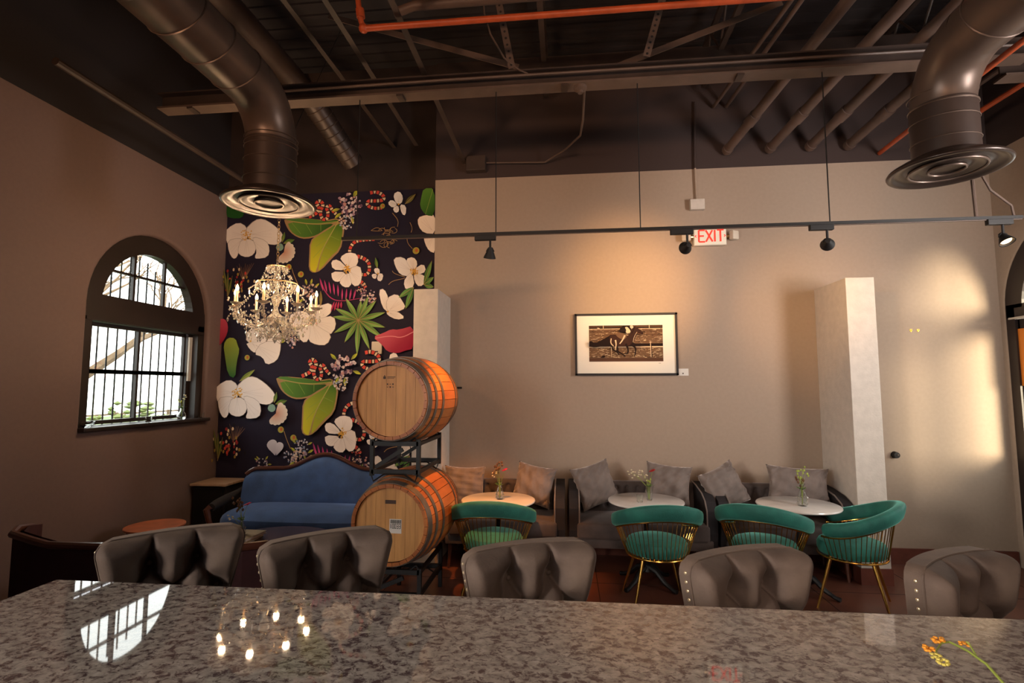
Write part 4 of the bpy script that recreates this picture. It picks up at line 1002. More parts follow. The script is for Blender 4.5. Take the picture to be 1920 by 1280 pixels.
# ------------------------------------------------------------------ tufted surface helper
def tuft_h(x, z, buttons, pleats, A, rb=0.030, rp=0.010):
    db = min(math.hypot(x-bx, z-bz) for bx, bz in buttons)
    dp = 9
    for (ax, az), (bx, bz) in pleats:
        dx, dz = bx-ax, bz-az; t = max(0, min(1, ((x-ax)*dx+(z-az)*dz)/(dx*dx+dz*dz))); dp = min(dp, math.hypot(x-ax-dx*t, z-az-dz*t))
    return A*(1-0.75*math.exp(-(db/rb)**2)-0.22*math.exp(-(dp/rp)**2)-0.35*math.exp(-(dp/0.05)))

# ------------------------------------------------------------------ bar stools
def make_stool():
    e = empty('bar_stool', (0, 0, 0), cat='bar stool', group='tufted bar stools along the counter')
    W2, ZB, ZTp, TH = 0.252, 0.70, 1.178, 0.075
    def half_w(z):           # half width narrows towards the seat
        t = (z-ZB)/(ZTp-ZB); return W2*(0.60+0.40*min(1, t*1.02))
    def curve_y(x): return -0.42*x*x*1.6          # side wings come forward (towards the seat, -y)
    buttons = [(-.078, 1.075), (.078, 1.075), (-.150, .955), (0, .955), (.150, .955), (-.078, .835), (.078, .835)]
    pleats = [((-.078, 1.075), (-.070, 1.2)), ((.078, 1.075), (.070, 1.2)), ((-.078, 1.075), (-.15, .955)), ((-.078, 1.075), (0, .955)), ((.078, 1.075), (0, .955)), ((.078, 1.075), (.15, .955)),
              ((-.15, .955), (-.078, .835)), ((0, .955), (-.078, .835)), ((0, .955), (.078, .835)), ((.15, .955), (.078, .835)), ((-.15, .955), (-.27, .93)), ((.15, .955), (.27, .93))]
    def outline(u, v):
        z = ZB+(ZTp-ZB)*v; hw = half_w(z)
        # rounded upper corners
        rc = 0.055
        if z > ZTp-rc:
            k = (z-(ZTp-rc))/rc; hw -= rc*(1-math.sqrt(max(0, 1-k*k)))
        x = (u*2-1)*hw
        zz = z+0.004*(1-(x/W2)**2)*v
        return x, zz
    def front(u, v):
        x, z = outline(u, v); e_ = min(1.0, min(u, 1-u)*9, (1-v)*9)
        h = tuft_h(x, z, buttons, pleats, 0.090, 0.040, 0.010)*math.sqrt(max(0, 1-(1-e_)**2))
        return Vector((x, curve_y(x)-h-TH*0.3, z))
    f = MB(); f.grid(front, 84, 72)
    f.build('tufted_cushion', M['taupe_velvet'], e, True, angle=80)
    def back(u, v):
        x, z = outline(u, v); return Vector((x, curve_y(x)+TH*0.55*math.sqrt(max(0, 1-(2*u-1)**6))*(1 if v < .97 else .6), z))
    bk = MB(); Vb = bk.grid(back, 30, 24)
    Vf = MB()
    # outer band joining back panel and cushion, thickness of the shell
    def edge(k, n, off):
        t = k/n
        if t < 1/3: return outline(0, t*3)
        if t < 2/3: return outline((t-1/3)*3, 1)
        return outline(1, 1-(t-2/3)*3)
    N = 90
    rings = []
    for s_ in (0, 1):
        row = []
        for k in range(N+1):
            x, z = edge(k, N, 0); y = curve_y(x)+(-TH*0.35 if s_ == 0 else TH*0.35)
            row.append(bk.bm.verts.new((x*1.004, y, z)))
        rings.append(row)
    for k in range(N): bk.bm.faces.new((rings[0][k], rings[0][k+1], rings[1][k+1], rings[1][k]))
    bk.build('outer_back', M['taupe_velvet'], e, True, angle=60)
    # piping
    pp = [Vector((edge(k, N, 0)[0]*1.005, curve_y(edge(k, N, 0)[0])-TH*0.38, edge(k, N, 0)[1])) for k in range(N+1)]
    MB().tube(pp, 0.0035, 6, caps=False).build('piping', M['taupe_velvet'], e, True)
    nail_me = None
    for side in (0, 1):
        for k in range(14):
            v = 0.12+k*0.062
            x, z = outline(side, v); y = curve_y(x)-0.008
            if nail_me is None:
                o = MB().ball((0, 0, 0), 0.0058, 8, (0.8, 1, 1)).build('nailhead', M['nail'], e, True); nail_me = o.data
            else:
                o = bpy.data.objects.new('nailhead', nail_me); COL.objects.link(o); o.parent = e
            o.location = (x*1.008, y, z)
    for bx, bz in buttons:
        MB().ball((bx, curve_y(bx)-TH*.3-0.013, bz), 0.008, 8, (1, .4, 1)).build('button', M['taupe_velvet'], e, True)
    MB().box((0, -0.24, 0.70), (0.44, 0.44, 0.09), bev=0.03, seg=3).build('seat', M['taupe_velvet'], e, True)
    for sx in (-1, 1):
        for sy in (-1, 1): MB().cyl((sx*0.17, -0.24+sy*0.17, 0.66), (sx*0.21, -0.24+sy*0.21, 0.0), 0.022, 0.014, seg=10).build('leg', M['wood_dark'], e, True)
    MB().tube([(-.19, -.43, .25), (.19, -.43, .25), (.19, -.05, .25), (-.19, -.05, .25)], 0.010, 8, closed=True).build('footrest', M['wood_dark'], e)
    return e
M['nail'] = mat('nailhead_brass', (0.90, 0.70, 0.45), 0.3, 0.75)
stool = make_stool()
STOOLS = [(-1.57, 2.00, 40, 'shadowed dark bar stool, leftmost at the counter, beside the maroon settee'),
          (-0.95, 2.02, 38, 'tufted bar stool in front of the lower barrel, second from the left'),
          (-0.16, 1.97, 25, 'tufted bar stool in front of the left green chair, middle of the row'),
          (0.575, 1.96, 26, 'tufted bar stool in front of the angled green chair, fourth from the left'),
          (1.255, 1.98, 32, 'tufted bar stool at the right end of the counter, right of the green chairs')]
for i, (x, y, a, l) in enumerate(STOOLS):
    o = stool if i == 0 else copy_tree(stool)
    o.location = (x, y, 0); o.rotation_euler = (0, 0, R(a)); o['label'] = l

# ------------------------------------------------------------------ bar counter
bc = empty('bar_counter', (0, 0, 0), label='long granite bar counter in the foreground', cat='bar counter')
MB().box((0.825, 1.04, 1.10), (5.0, 1.146, 0.04), bev=0.006, seg=3).build('granite_top', M['granite'], bc)
MB().box((0.85, 0.87, 0.54), (4.8, 0.7, 1.08)).build('counter_base', M['wood_dark'], bc)
fl_ = empty('flower_sprig', (0, 0, 0), label='blurred orange and yellow flower sprig above the counter at the right', cat='flower')
def bar_flower():
    Z = 1.12
    def g(px, py, z=Z):
        d = AX_R*((px-960)/F_PX)-AX_U*((py-640)/F_PX)+AX_F; t = (z-CAM_H)/d.z; return Vector((d.x*t, d.y*t, z))
    s_ = MB(); s_.tube([g(1885, 1285, 1.145), g(1850, 1245, 1.165), g(1815, 1220, 1.165), g(1780, 1203, 1.165), g(1765, 1205, 1.165)], [.003, .003, .0028, .0024, .002], 6)
    s_.tube([g(1765, 1205, 1.165), g(1755, 1220, 1.165), g(1762, 1240, 1.165)], .002, 6); s_.tube([g(1830, 1228, 1.165), g(1818, 1208, 1.175), g(1812, 1202, 1.180)], .002, 6)
    s_.build('stem', M['stem'], fl_, True)
    q = random.Random(2)
    for px, py, n, c_, r_ in ((1759, 1202, 9, 'orange', .011), (1742, 1217, 9, 'orange', .010), (1755, 1232, 8, 'yellow', .009), (1768, 1243, 9, 'yellow', .010), (1808, 1208, 6, 'orange', .009)):
        c0 = g(px, py, 1.165)
        f = MB()
        for k in range(n):
            a = 2*PI*k/n+q.random()*.3; t_ = Vector((math.cos(a), math.sin(a)*.8, q.uniform(-.1, .7)))*r_*1.25
            f.ball(c0+t_*.7, r_*.5, 6, (1, 1, .6))
        f.build('blossom', M[c_], fl_, True)
bar_flower()

# ------------------------------------------------------------------ green velvet barrel chairs
def make_green():
    e = empty('green_chair', (0, 0, 0), cat='chair', group='green velvet barrel chairs')
    # back towards -y, opening towards +y
    A0, A1 = R(-90-128), R(-90+128); RX, RY = 0.305, 0.285
    def rad(a): return Vector((RX*math.cos(a), RY*math.sin(a), 0))
    def rise(a):       # 1 at the back, 0 at the arm ends
        t = abs(a-R(-90))/R(128); return 0.5+0.5*math.cos(PI*t)
    def top(a): return 0.600+0.150*rise(a)
    N = 56; b = MB(); rings = []
    for i in range(N+1):
        a = A0+(A1-A0)*i/N; c = rad(a); n = Vector((math.cos(a), math.sin(a), 0)); k = min(1, i/3, (N-i)/3); k = math.sqrt(max(0.02, 1-(1-k)**2))
        lean = n*(0.03*rise(a)); hh = (0.050+0.012*rise(a))*k; tt = 0.040*k; ring = []
        for j in range(14):
            t = 2*PI*j/14; ct, st_ = math.cos(t), math.sin(t)
            sx = math.copysign(abs(ct)**.7, ct)*tt; sz = math.copysign(abs(st_)**.6, st_)*hh
            ring.append(b.bm.verts.new(c+lean*(1+sz*8)+n*sx+Vector((0, 0, top(a)+sz))))
        rings.append(ring)
    for p_, q in zip(rings, rings[1:]):
        for j in range(14): b.bm.faces.new((p_[j], p_[(j+1) % 14], q[(j+1) % 14], q[j]))
    b.bm.faces.new(rings[0]); b.bm.faces.new(rings[-1][::-1])
    b.build('back_cushion', M['teal'], e, True, angle=70)
    tr_ = [rad(A0+(A1-A0)*i/N)*1.03+Vector((0, 0, top(A0+(A1-A0)*i/N)-0.055-0.012*rise(A0+(A1-A0)*i/N))) for i in range(N+1)]
    MB().tube(tr_, 0.008, 8).build('top_rail', M['gold'], e, True)
    ring_r = 0.235
    MB().tube([(ring_r*math.cos(t), ring_r*math.sin(t), 0.375) for t in [2*PI*j/40 for j in range(40)]], 0.008, 8, closed=True).build('seat_ring', M['gold'], e, True)
    nr = 36
    for i in range(nr):
        a = A0+(A1-A0)*(i+.5)/nr; p0 = rad(a)*1.03+Vector((0, 0, top(a)-0.055)); p1 = Vector((ring_r*math.cos(a), ring_r*math.sin(a), 0.375))
        MB().cyl(p0, p1, 0.0028, seg=6, caps=False).build('rod', M['gold'], e, True)
    MB().lathe([(0, .38), (.20, .38), (.225, .39), (.235, .42), (.235, .455), (.222, .478), (.19, .49), (0, .50)], (0, 0, 0), 40).build('seat_cushion', M['teal'], e, True)
    for k in range(4):
        a = R(45+90*k); MB().cyl((.19*math.cos(a), .19*math.sin(a), .375), (.325*math.cos(a), .325*math.sin(a), 0.0), 0.014, 0.008, seg=10).build('leg', M['gold'], e, True)
    return e
gch = make_green()
GREEN = [(-0.635, 4.52, 0, 'green velvet chair at the orange-lit left marble table'),
         (0.715, 4.52, 4, 'green velvet chair facing the middle marble table'),
         (1.575, 4.56, -28, 'angled green velvet chair left of the right marble table'),
         (2.27, 4.62, 62, 'green velvet chair seen from its side, right of the right marble table')]
for i, (x, y, a, l) in enumerate(GREEN):
    o = gch if i == 0 else copy_tree(gch)
    o.location = (x, y, 0); o.rotation_euler = (0, 0, R(a)); o['label'] = l; o.scale = (1.04, 1.04, 1.04)

# ------------------------------------------------------------------ marble cafe tables
def make_table():
    e = empty('cafe_table', cat='table', group='round marble cafe tables')
    MB().lathe([(0, .708), (.32, .708), (.332, .713), (.335, .72), (.332, .727), (.325, .73), (0, .73)], (0, 0, 0), 64).build('marble_top', M['marble'], e, True)
    MB().lathe([(0, .70), (.12, .70), (.12, .708), (0, .708)], (0, 0, 0), 24).build('top_plate', M['black_metal'], e)
    MB().lathe([(.022, .705), (.022, .60), (.03, .58), (.022, .56), (.022, .25), (.05, .22), (.035, .17), (.055, .12), (0, .10)], (0, 0, 0), 20).build('column', M['black_metal'], e, True)
    for k in range(4):
        a = R(45+90*k); c, s_ = math.cos(a), math.sin(a)
        MB().tube([(c*.03, s_*.03, .15), (c*.10, s_*.10, .13), (c*.18, s_*.18, .06), (c*.26, s_*.26, .022), (c*.30, s_*.30, .015)], [.026, .024, .02, .017, .02], 8).build('foot', M['black_metal'], e, True)
    return e
tb = make_table()
TAB = [(-0.632, 4.80, 'round marble table lit orange by the spotlight, leftmost of three'), (0.689, 4.90, 'middle round marble table with a tumbler and yellow flowers'), (1.975, 4.87, 'right round marble table with a berry sprig in a vase')]
for i, (x, y, l) in enumerate(TAB):
    o = tb if i == 0 else copy_tree(tb); o.location = (x, y, 0); o['label'] = l

def vase_cut(x, y, z, label, s_=1.0):
    e = empty('bud_vase', (x, y, z), label=label, cat='vase')
    prof = [(0, .004), (.026, .0), (.030, .01), (.031, .035), (.026, .065), (.016, .095), (.012, .115), (.015, .130), (.022, .142)]
    p_ = [(r_*s_, zz*s_) for r_, zz in prof]+[((r_-.003)*s_, zz*s_+.001) for r_, zz in prof[:0:-1]]+[(0, .008*s_)]
    MB().lathe(p_, (0, 0, 0), 12).build('vase_body', M['glass'], e)
    b = MB()
    for k in range(3):
        for j in range(9):
            a = 2*PI*(j+.5*(k % 2))/9; b.octa((math.cos(a)*.031*s_, math.sin(a)*.031*s_, (.014+k*.02)*s_), .0065*s_)
    b.build('cut_facets', M['crystal'], e, kind='stuff')
    return e
def flowers(name, x, y, z, label, stems):
    """stems: list of (dx, dy, height, lean x, kind)"""
    e = empty(name, (x, y, z), label=label, cat='flowers'); q = random.Random(len(label))
    for i, (lx, ly, h, kind) in enumerate(stems):
        top = Vector((lx, ly, h)); MB().tube([(lx*.05, ly*.05, .01), (lx*.15, ly*.15, h*.5), (lx*.6, ly*.6, h*.8), top], [.0022, .002, .0018, .0015], 6).build('stem', M['stem'], e, True)
        if kind in ('magenta', 'red'):
            f = MB(); n = 12; tilt = Matrix.Rotation(-.45, 3, 'Y')
            for k in range(n):
                a = 2*PI*k/n; d = tilt @ Vector((math.cos(a), math.sin(a), .12)); f.ball(top+d*.021, .011, 6, (1, 1, .35))
            f.ball(top, .012, 8, (1, 1, .6)); f.build('blossom', M[kind], e, True)
        elif kind == 'daisy':
            f = MB()
            for k in range(6):
                c = top+Vector((q.uniform(-.03, .03), q.uniform(-.03, .03), q.uniform(-.035, .02))); f.ball(c, .009, 6, (1, 1, .6))
            f.build('blossom', M['cream'], e, True)
        elif kind == 'berry':
            f = MB()
            for k in range(4):
                c = top+Vector((q.uniform(-.016, .016), q.uniform(-.02, .02), q.uniform(-.03, .012))); f.ball(c, .0085, 6, (.9, .9, 1.25))
            f.build('berry', M['berry'], e, True)
        elif kind == 'dark':
            f = MB()
            for k in range(9):
                c = top+Vector((q.uniform(-.03, .03), q.uniform(-.03, .03), q.uniform(-.06, .02))); f.octa(c, .012, .016)
            f.build('foliage', M['dark_leaf'], e)
    f = MB()
    for k in range(8):
        a = 2*PI*k/8+q.random(); d = Vector((math.cos(a), math.sin(a), .5)); b0 = Vector((0, 0, stems[0][2]*.45)); t_ = b0+d*.05; sd = Vector((-math.sin(a), math.cos(a), 0))*.011
        v = [f.bm.verts.new(p_) for p_ in (b0, b0.lerp(t_, .5)+sd, t_, b0.lerp(t_, .5)-sd+Vector((0, 0, .002)))]; f.bm.faces.new(v)
    f.build('leaf', M['leafg'], e, kind='stuff')
    return e
M['dark_leaf'] = mat('dark_red_leaf', (0.13, 0.055, 0.02), 0.6)
VZ = 0.7305
vase_cut(-0.618, 4.80, VZ, 'faceted glass bud vase on the orange-lit left table', 1.12)
flowers('bouquet', -0.618, 4.80, VZ, 'magenta flower and dark sprig in the left table vase', [(.045, 0, .26, 'magenta'), (-.005, 0, .31, 'dark'), (-.045, .01, .235, 'daisy'), (-.03, -.01, .28, 'dark')])
e = empty('glass_vase', (0.72, 4.88, VZ), label='flared clear glass vase on the middle table', cat='vase')
pr = [(0, .006), (.022, 0), (.024, .01), (.028, .07), (.036, .13), (.033, .13), (.025, .07), (.020, .012), (0, .01)]
MB().lathe(pr, (0, 0, 0), 20).build('vase_body', M['glass'], e, True)
flowers('bouquet', 0.72, 4.88, VZ, 'yellow and red flowers in the middle table vase', [(.03, 0, .26, 'red'), (-.12, 0, .23, 'daisy'), (-.06, .02, .24, 'daisy'), (-.16, 0, .245, 'daisy'), (-.02, 0, .20, 'daisy'), (.0, -.02, .18, 'berry')])
e = empty('tumbler', (0.625, 4.80, VZ), label='small clear tumbler left of the middle table vase', cat='glass')
MB().lathe([(0, .008), (.022, 0), (.026, .004), (.028, .065), (.0255, .065), (.022, .012), (0, .012)], (0, 0, 0), 20).build('tumbler_body', M['glass'], e, True)
vase_cut(1.985, 4.80, VZ, 'faceted glass bud vase on the right table', 1.3)
flowers('bouquet', 1.985, 4.80, VZ, 'green berry sprig in the right table vase', [(-.03, 0, .29, 'berry'), (.015, 0, .32, 'berry'), (.035, .0, .27, 'berry'), (-.01, 0, .25, 'berry'), (.0, .02, .22, 'dark')])

# ------------------------------------------------------------------ grey settees and pillows
def make_settee(w_):
    e = empty('settee', cat='settee', group='grey velvet settees against the grey wall'); hw = w_/2
    MB().box((0, -.34, .40), (w_-.16, .60, .15), bev=0.03, seg=3).build('seat_cushion', M['grey_velvet'], e, True)
    MB().box((0, -.32, .29), (w_-.10, .58, .09), bev=0.01).build('seat_frame', M['grey_velvet'], e, True)
    bt = [(x_, z_) for r_, z_ in enumerate((.53, .62, .71)) for x_ in [(-hw+.16+k*.11+(.055 if r_ % 2 else 0)) for k in range(int((w_-.3)/.11)+1)]]
    pl_ = []
    for r_ in range(2):
        z0 = (.53, .62)[r_]; z1 = (.62, .71)[r_]
        for (x_, z_) in bt:
            if abs(z_-z0) < .01:
                for s_ in (-.055, .055): pl_.append(((x_, z0), (x_+s_, z1)))
    nu, nv = int(w_/.012), 30
    def bf(u, v):
        x_ = (u-.5)*(w_-.14); z_ = .42+v*.345; ed = min(1, (1-v)*8)
        near = [b_ for b_ in bt if abs(b_[0]-x_) < .12]; npl = [p_ for p_ in pl_ if abs(p_[0][0]-x_) < .13]
        h = tuft_h(x_, z_, near or bt[:1], npl or pl_[:1], .035, .022, .008)
        return Vector((x_, -.085-h*math.sqrt(max(0, 1-(1-ed)**2)), z_))
    g = MB(); g.grid(bf, nu, nv); g.build('tufted_back', M['grey_velvet'], e, True, angle=80)
    MB().box((0, -.05, .50), (w_-.10, .08, .54), bev=0.015).build('back_panel', M['grey_velvet'], e, True)
    for sx in (-1, 1):
        x_ = sx*(hw-.055); out = [(-.02, .27), (-.02, .775), (-.20, .765), (-.42, .73), (-.54, .68), (-.60, .60), (-.60, .40), (-.57, .27)]
        MB().prism(out, x_-.05, x_+.05, 'YZ').build('arm', M['dark_velvet'], e)  # near-black arms: the shade between the settees is put into the colour
        MB().tube([(x_-sx*.046, a_-.004, b_+.004) for a_, b_ in out[1:]], 0.007, 6).build('piping', M['pillow'], e, True)
        for y_ in (-.08, -.54): MB().cyl((sx*(hw-.09), y_, .27), (sx*(hw-.07), y_, 0), .022, .012, seg=8).build('leg', M['wood_dark'], e)
    return e
SET = [(-0.63, 1.20, 'grey tufted settee behind the left marble table'), (0.68, 1.36, 'grey tufted settee behind the middle marble table'), (1.965, 1.18, 'grey tufted settee beside the right fin wall')]
for x_, w_, l in SET:
    o = make_settee(w_); o.location = (x_, YB-.03, 0); o['label'] = l

def pillow_mesh(seed, wd=.43, hg=.43):
    q = random.Random(seed); b = MB(); n = 26
    ph = [q.uniform(0, 6) for _ in range(6)]
    def P(u, v, s_):
        x_, z_ = u*2-1, v*2-1
        pin = 1-.10*(1-x_*x_)*(abs(z_)**3); pin2 = 1-.10*(1-z_*z_)*(abs(x_)**3)
        X = x_*wd/2*pin2; Z = z_*hg/2*pin
        t = .085*max(0, (1-x_**2)*(1-z_**2))**.42
        wr = .012*math.sin(9*x_+4*z_+ph[0])*math.sin(5*z_-3*x_+ph[1])+.006*math.sin(22*(x_*math.cos(ph[2])+z_*math.sin(ph[2])))
        cr = .018*math.exp(-((abs(x_)+abs(z_)-1.5)/.25)**2)*math.sin(20*(x_-z_)+ph[3])
        if t < 1e-6: wr = cr = 0
        return Vector((X, s_*(t+(wr+cr)*min(1, t*30)), Z))
    b.grid(lambda u, v: P(u, v, -1), n, n); b.grid(lambda u, v: P(u, v, 1), n, n)
    return b
def pillow(px, py, Y, rot, w_, h_, lean, yaw, seed, label, mt='pillow'):
    c = ray3(px, py, Y)
    o = pillow_mesh(seed, w_, h_).build('throw_pillow', M[mt], None, True, weld=True, angle=80)
    o.matrix_world = Matrix.Translation(c) @ Matrix.Rotation(R(yaw), 4, 'Z') @ Matrix.Rotation(R(lean), 4, 'X') @ Matrix.Rotation(R(rot), 4, 'Y')
    tag(o, label, 'pillow', 'grey velvet throw pillows')
pillow(871, 912, 5.36, 3, .42, .42, -14, 14, 1, 'grey throw pillow on the left settee beside the fin wall')
pillow(1001, 908, 5.34, 8, .42, .40, -16, -16, 2, 'grey throw pillow at the right end of the left settee')
pillow(1116, 908, 5.34, -14, .42, .42, -16, 20, 3, 'grey throw pillow at the left end of the middle settee, corner up')
pillow(1252, 906, 5.36, 6, .44, .38, -16, -10, 4, 'creased grey throw pillow at the right end of the middle settee')
pillow(1358, 914, 5.34, -20, .43, .42, -18, 20, 5, 'pale wrinkled throw pillow at the left end of the right settee')
pillow(1496, 908, 5.38, 3, .56, .34, -14, -6, 6, 'wide grey throw pillow beside the right fin wall')

# ------------------------------------------------------------------ barrels
def make_barrel():
    e = empty('wine_barrel', cat='barrel', group='stacked oak wine barrels'); L = .90; rh, rb = .300, .358
    def rr_(t): return rh+(rb-rh)*(1-(2*t-1)**2)       # t 0..1 along length (y)
    n = 30
    stave = None
    for k in range(n):
        a0 = 2*PI*k/n+.006; a1_ = 2*PI*(k+1)/n-.006; b = MB()
        ns = 14; V = []
        for i in range(ns+1):
            t = i/ns; r_ = rr_(t); row = []
            for r2_ in (r_, r_-.026):
                for a in (a0, a1_): row.append(b.bm.verts.new((r2_*math.cos(a), t*L, r2_*math.sin(a))))
            V.append(row)
        for p_, q in zip(V, V[1:]):
            b.bm.faces.new((p_[0], p_[1], q[1], q[0])); b.bm.faces.new((p_[3], p_[2], q[2], q[3])); b.bm.faces.new((p_[2], p_[0], q[0], q[2])); b.bm.faces.new((p_[1], p_[3], q[3], q[1]))
        b.bm.faces.new((V[0][0], V[0][2], V[0][3], V[0][1])); b.bm.faces.new((V[-1][0], V[-1][1], V[-1][3], V[-1][2]))
        b.build('stave', M['oak_side'], e, True, angle=30)
    # head boards
    nb = 7; rr0 = rh-.026
    for y_ in (.030, L-.030):
        hd = MB()
        for k in range(nb):
            x0 = -rr0+2*rr0*k/nb+.0008; x1 = -rr0+2*rr0*(k+1)/nb-.0008; pts = []
            for j in range(9): x_ = x0+(x1-x0)*j/8; pts.append((x_, math.sqrt(max(0, rr0**2-x_*x_))))
            pts = pts+[(x_, -z_) for x_, z_ in pts[::-1]]
            q = []
            for p_ in pts:
                if not q or math.hypot(p_[0]-q[-1][0], p_[1]-q[-1][1]) > 1e-5: q.append(p_)
            if math.hypot(q[0][0]-q[-1][0], q[0][1]-q[-1][1]) < 1e-5: q.pop()
            MB().prism(q, y_, y_+.02).build('head_board', M['oak'], e)
    for t0, t1 in ((.012, .075), (.135, .175), (.27, .315), (.685, .73), (.825, .865), (.925, .988)):
        MB().lathe([(rr_(t0)+.001, t0*L), (rr_(t0)+.004, t0*L), (rr_((t0+t1)/2)+.0045, (t0+t1)/2*L), (rr_(t1)+.004, t1*L), (rr_(t1)+.001, t1*L)], (0, 0, 0), 60, Matrix.Rotation(R(-90), 3, 'X')).build('hoop', M['hoop'], e, True)
    return e
BX, BY = -1.352, 3.90
b1 = make_barrel(); b1.location = (BX, BY, 1.640); b1['label'] = 'upper oak wine barrel with small stamped marks, on the black rack'
b2 = copy_tree(b1); b2.location = (BX+.012, BY, 0.712); b2['label'] = 'lower oak wine barrel with a white barcode tag'
for o in (b1, b2): o.rotation_euler = (0, 0, R(-3))
def head_mark(parent, items, name, mt):
    b = MB()
    for x_, z_, w_, h_ in items: b.box((x_, 0.0285, z_), (w_, 0.002, h_))
    return b.build(name, mt, parent, kind='stuff')
head_mark(b1, [(-.055, .175, .020, .020), (-.055, .188, .006, .012), (.0, .180, .065, .005), (-.005, .170, .055, .004)]+[(-.03+.022*(k % 3), .125-.022*(k//3), .010, .005 if k % 2 else .012) for k in range(6)], 'stamp', M['stain'])
head_mark(b2, [(0, .165, .085, .028)], 'stamp', M['stain'])
tg = empty('barcode_tag_holder')
bpy.data.objects.remove(tg)
MB().box((.042, 0.0275, -.012), (.095, .002, .105)).build('tag', M['paper'], b2, label='white barcode tag')
bb = MB(); q = random.Random(4); x_ = .002
while x_ < .083:
    w_ = q.choice([.001, .002, .003]); bb.box((x_+w_/2, .026, .022), (w_, .001, .026)); x_ += w_+q.choice([.0012, .002])
bb.build('barcode', M['black'], b2, kind='stuff')
# digits of the tag
SEG = {'0': 'abcdef', '3': 'abgcd'}
def digit(mb, chd, x0, z0, w_, h_, y_):
    S = {'a': (0, h_/2, w_, 0), 'd': (0, -h_/2, w_, 0), 'g': (0, 0, w_, 0), 'b': (w_/2, h_/4, 0, h_/2), 'c': (w_/2, -h_/4, 0, h_/2), 'e': (-w_/2, -h_/4, 0, h_/2), 'f': (-w_/2, h_/4, 0, h_/2)}
    for c_ in SEG[chd]:
        cx_, cz_, ww, hh = S[c_]; mb.box((x0+cx_, y_, z0+cz_), (max(ww, .0035), .001, max(hh, .0035)))
dg = MB()
for k, c_ in enumerate('10033'):
    if c_ == '1': dg.box((.006+k*.0175, .026, -.012), (.004, .001, .032))
    else: digit(dg, c_, .006+k*.0175, -.012, .0105, .032, .026)
dg.build('tag_number', M['black'], b2, kind='stuff')

def rack(zb, h, label, x0, legs):
    e = empty('barrel_rack', (BX, BY, 0), label=label, cat='barrel rack'); s_ = .030
    hw = .185
    for y_ in (.10, .76):
        f = MB()
        for z_ in (zb+s_/2, zb+h-s_/2): f.bar((-hw+x0, y_, z_), (hw+x0, y_, z_), s_, s_*1.15)
        f.build('cross_bar', M['black_metal'], e)
        for sx in (-1, 1): MB().box((x0+sx*hw, y_, zb+h/2), (s_, s_, h+.03)).build('upright', M['black_metal'], e)
        MB().bar((x0-hw+.03, y_, zb+.05), (x0+.06, y_, zb+h-.06), s_*.8, s_).build('diagonal_brace', M['black_metal'], e)
        MB().tube([(x0-hw, y_-.02, zb-.0), (x0-hw+.02, y_-.02, zb-.055), (x0-.08, y_-.02, zb+.0), (x0+.08, y_-.02, zb+.0), (x0+hw-.02, y_-.02, zb-.055), (x0+hw, y_-.02, zb)], .007, 6).build('cradle_strap', M['black_metal'], e, True)
        MB().tube([(x0-hw, y_-.0, zb+h), (x0-hw+.03, y_, zb+h+.03), (x0-.1, y_, zb+h-.012), (x0+.1, y_, zb+h-.012), (x0+hw-.03, y_, zb+h+.03), (x0+hw, y_, zb+h)], .009, 6).build('cradle', M['black_metal'], e, True)
    for sx in (-1, 1):
        for z_ in (zb+s_/2, zb+h-s_/2): MB().bar((x0+sx*hw, .10, z_), (x0+sx*hw, .76, z_), s_*.9, s_*.9).build('side_rail', M['black_metal'], e)
        if legs:
            for y_ in (.10, .76): MB().box((x0+sx*hw, y_, zb/2), (s_, s_, zb)).build('leg', M['black_metal'], e)
    return e
rack(1.075, .245, 'upper black steel rack between the two barrels', 0.02, False)
rack(.16, .20, 'lower black steel rack under the bottom barrel', 0.04, True)

# ------------------------------------------------------------------ lounge corner: blue camelback sofa, tables, maroon settee
so = empty('camelback_sofa', (-2.66, 5.86, 0), label='blue velvet camelback sofa with carved dark wood trim', cat='sofa')
def crest(x_):       # height of the back along its width
    t = abs(x_)/.86; hump = .5+.5*math.cos(PI*min(1, abs(x_)/.50)) if abs(x_) < .50 else 0
    return .835+.155*hump-.06*max(0, (t-.88)/.12)**2
nx = 61; b = MB(); V = []
for i in range(nx):
    x_ = -.86+1.72*i/(nx-1); zt = crest(x_); row = []
    for j in range(12):
        v = j/11; z_ = .42+(zt-.42)*v; pf = math.sqrt(max(0, 1-(2*v-1)**4)); row.append(b.bm.verts.new((x_, -.30+.07*v-.055*pf-.10*(abs(x_)/.86)**4, z_)))
    V.append(row)
for i in range(nx-1):
    for j in range(11): b.bm.faces.new((V[i][j], V[i+1][j], V[i+1][j+1], V[i][j+1]))
b.build('back_upholstery', M['blue_velvet'], so, True)
b = MB(); b.prism([(-.86, .38)]+[(-.86+1.72*i/40, crest(-.86+1.72*i/40)) for i in range(41)]+[(.86, .38)], -.245, -.19); b.build('back_frame', M['wood_dark'], so)
MB().tube([(-.86+1.72*i/50, -.245-.10*(abs(-.86+1.72*i/50)/.86)**4, crest(-.86+1.72*i/50)+.012) for i in range(51)], .022, 10).build('crest_rail', M['wood_dark'], so, True)
b = MB()
def seatf(u, v):
    x_ = (u*2-1)*.90; bul = 1-(abs(u*2-1))**8
    a = -.35+v*(PI+.2)
    return Vector((x_*(1-.02*(1-bul)), -.56-.31*math.sin(a)*1.0 if False else -.28-.62*(.5-.5*math.cos(v*PI))**.8, .40+.10*math.sin(v*PI*.93)**.5*bul if v < 1 else .30))
prof = [(-.26, .49), (-.40, .505), (-.60, .51), (-.74, .505), (-.83, .48), (-.875, .44), (-.885, .38), (-.87, .32), (-.85, .29)]
rows = []
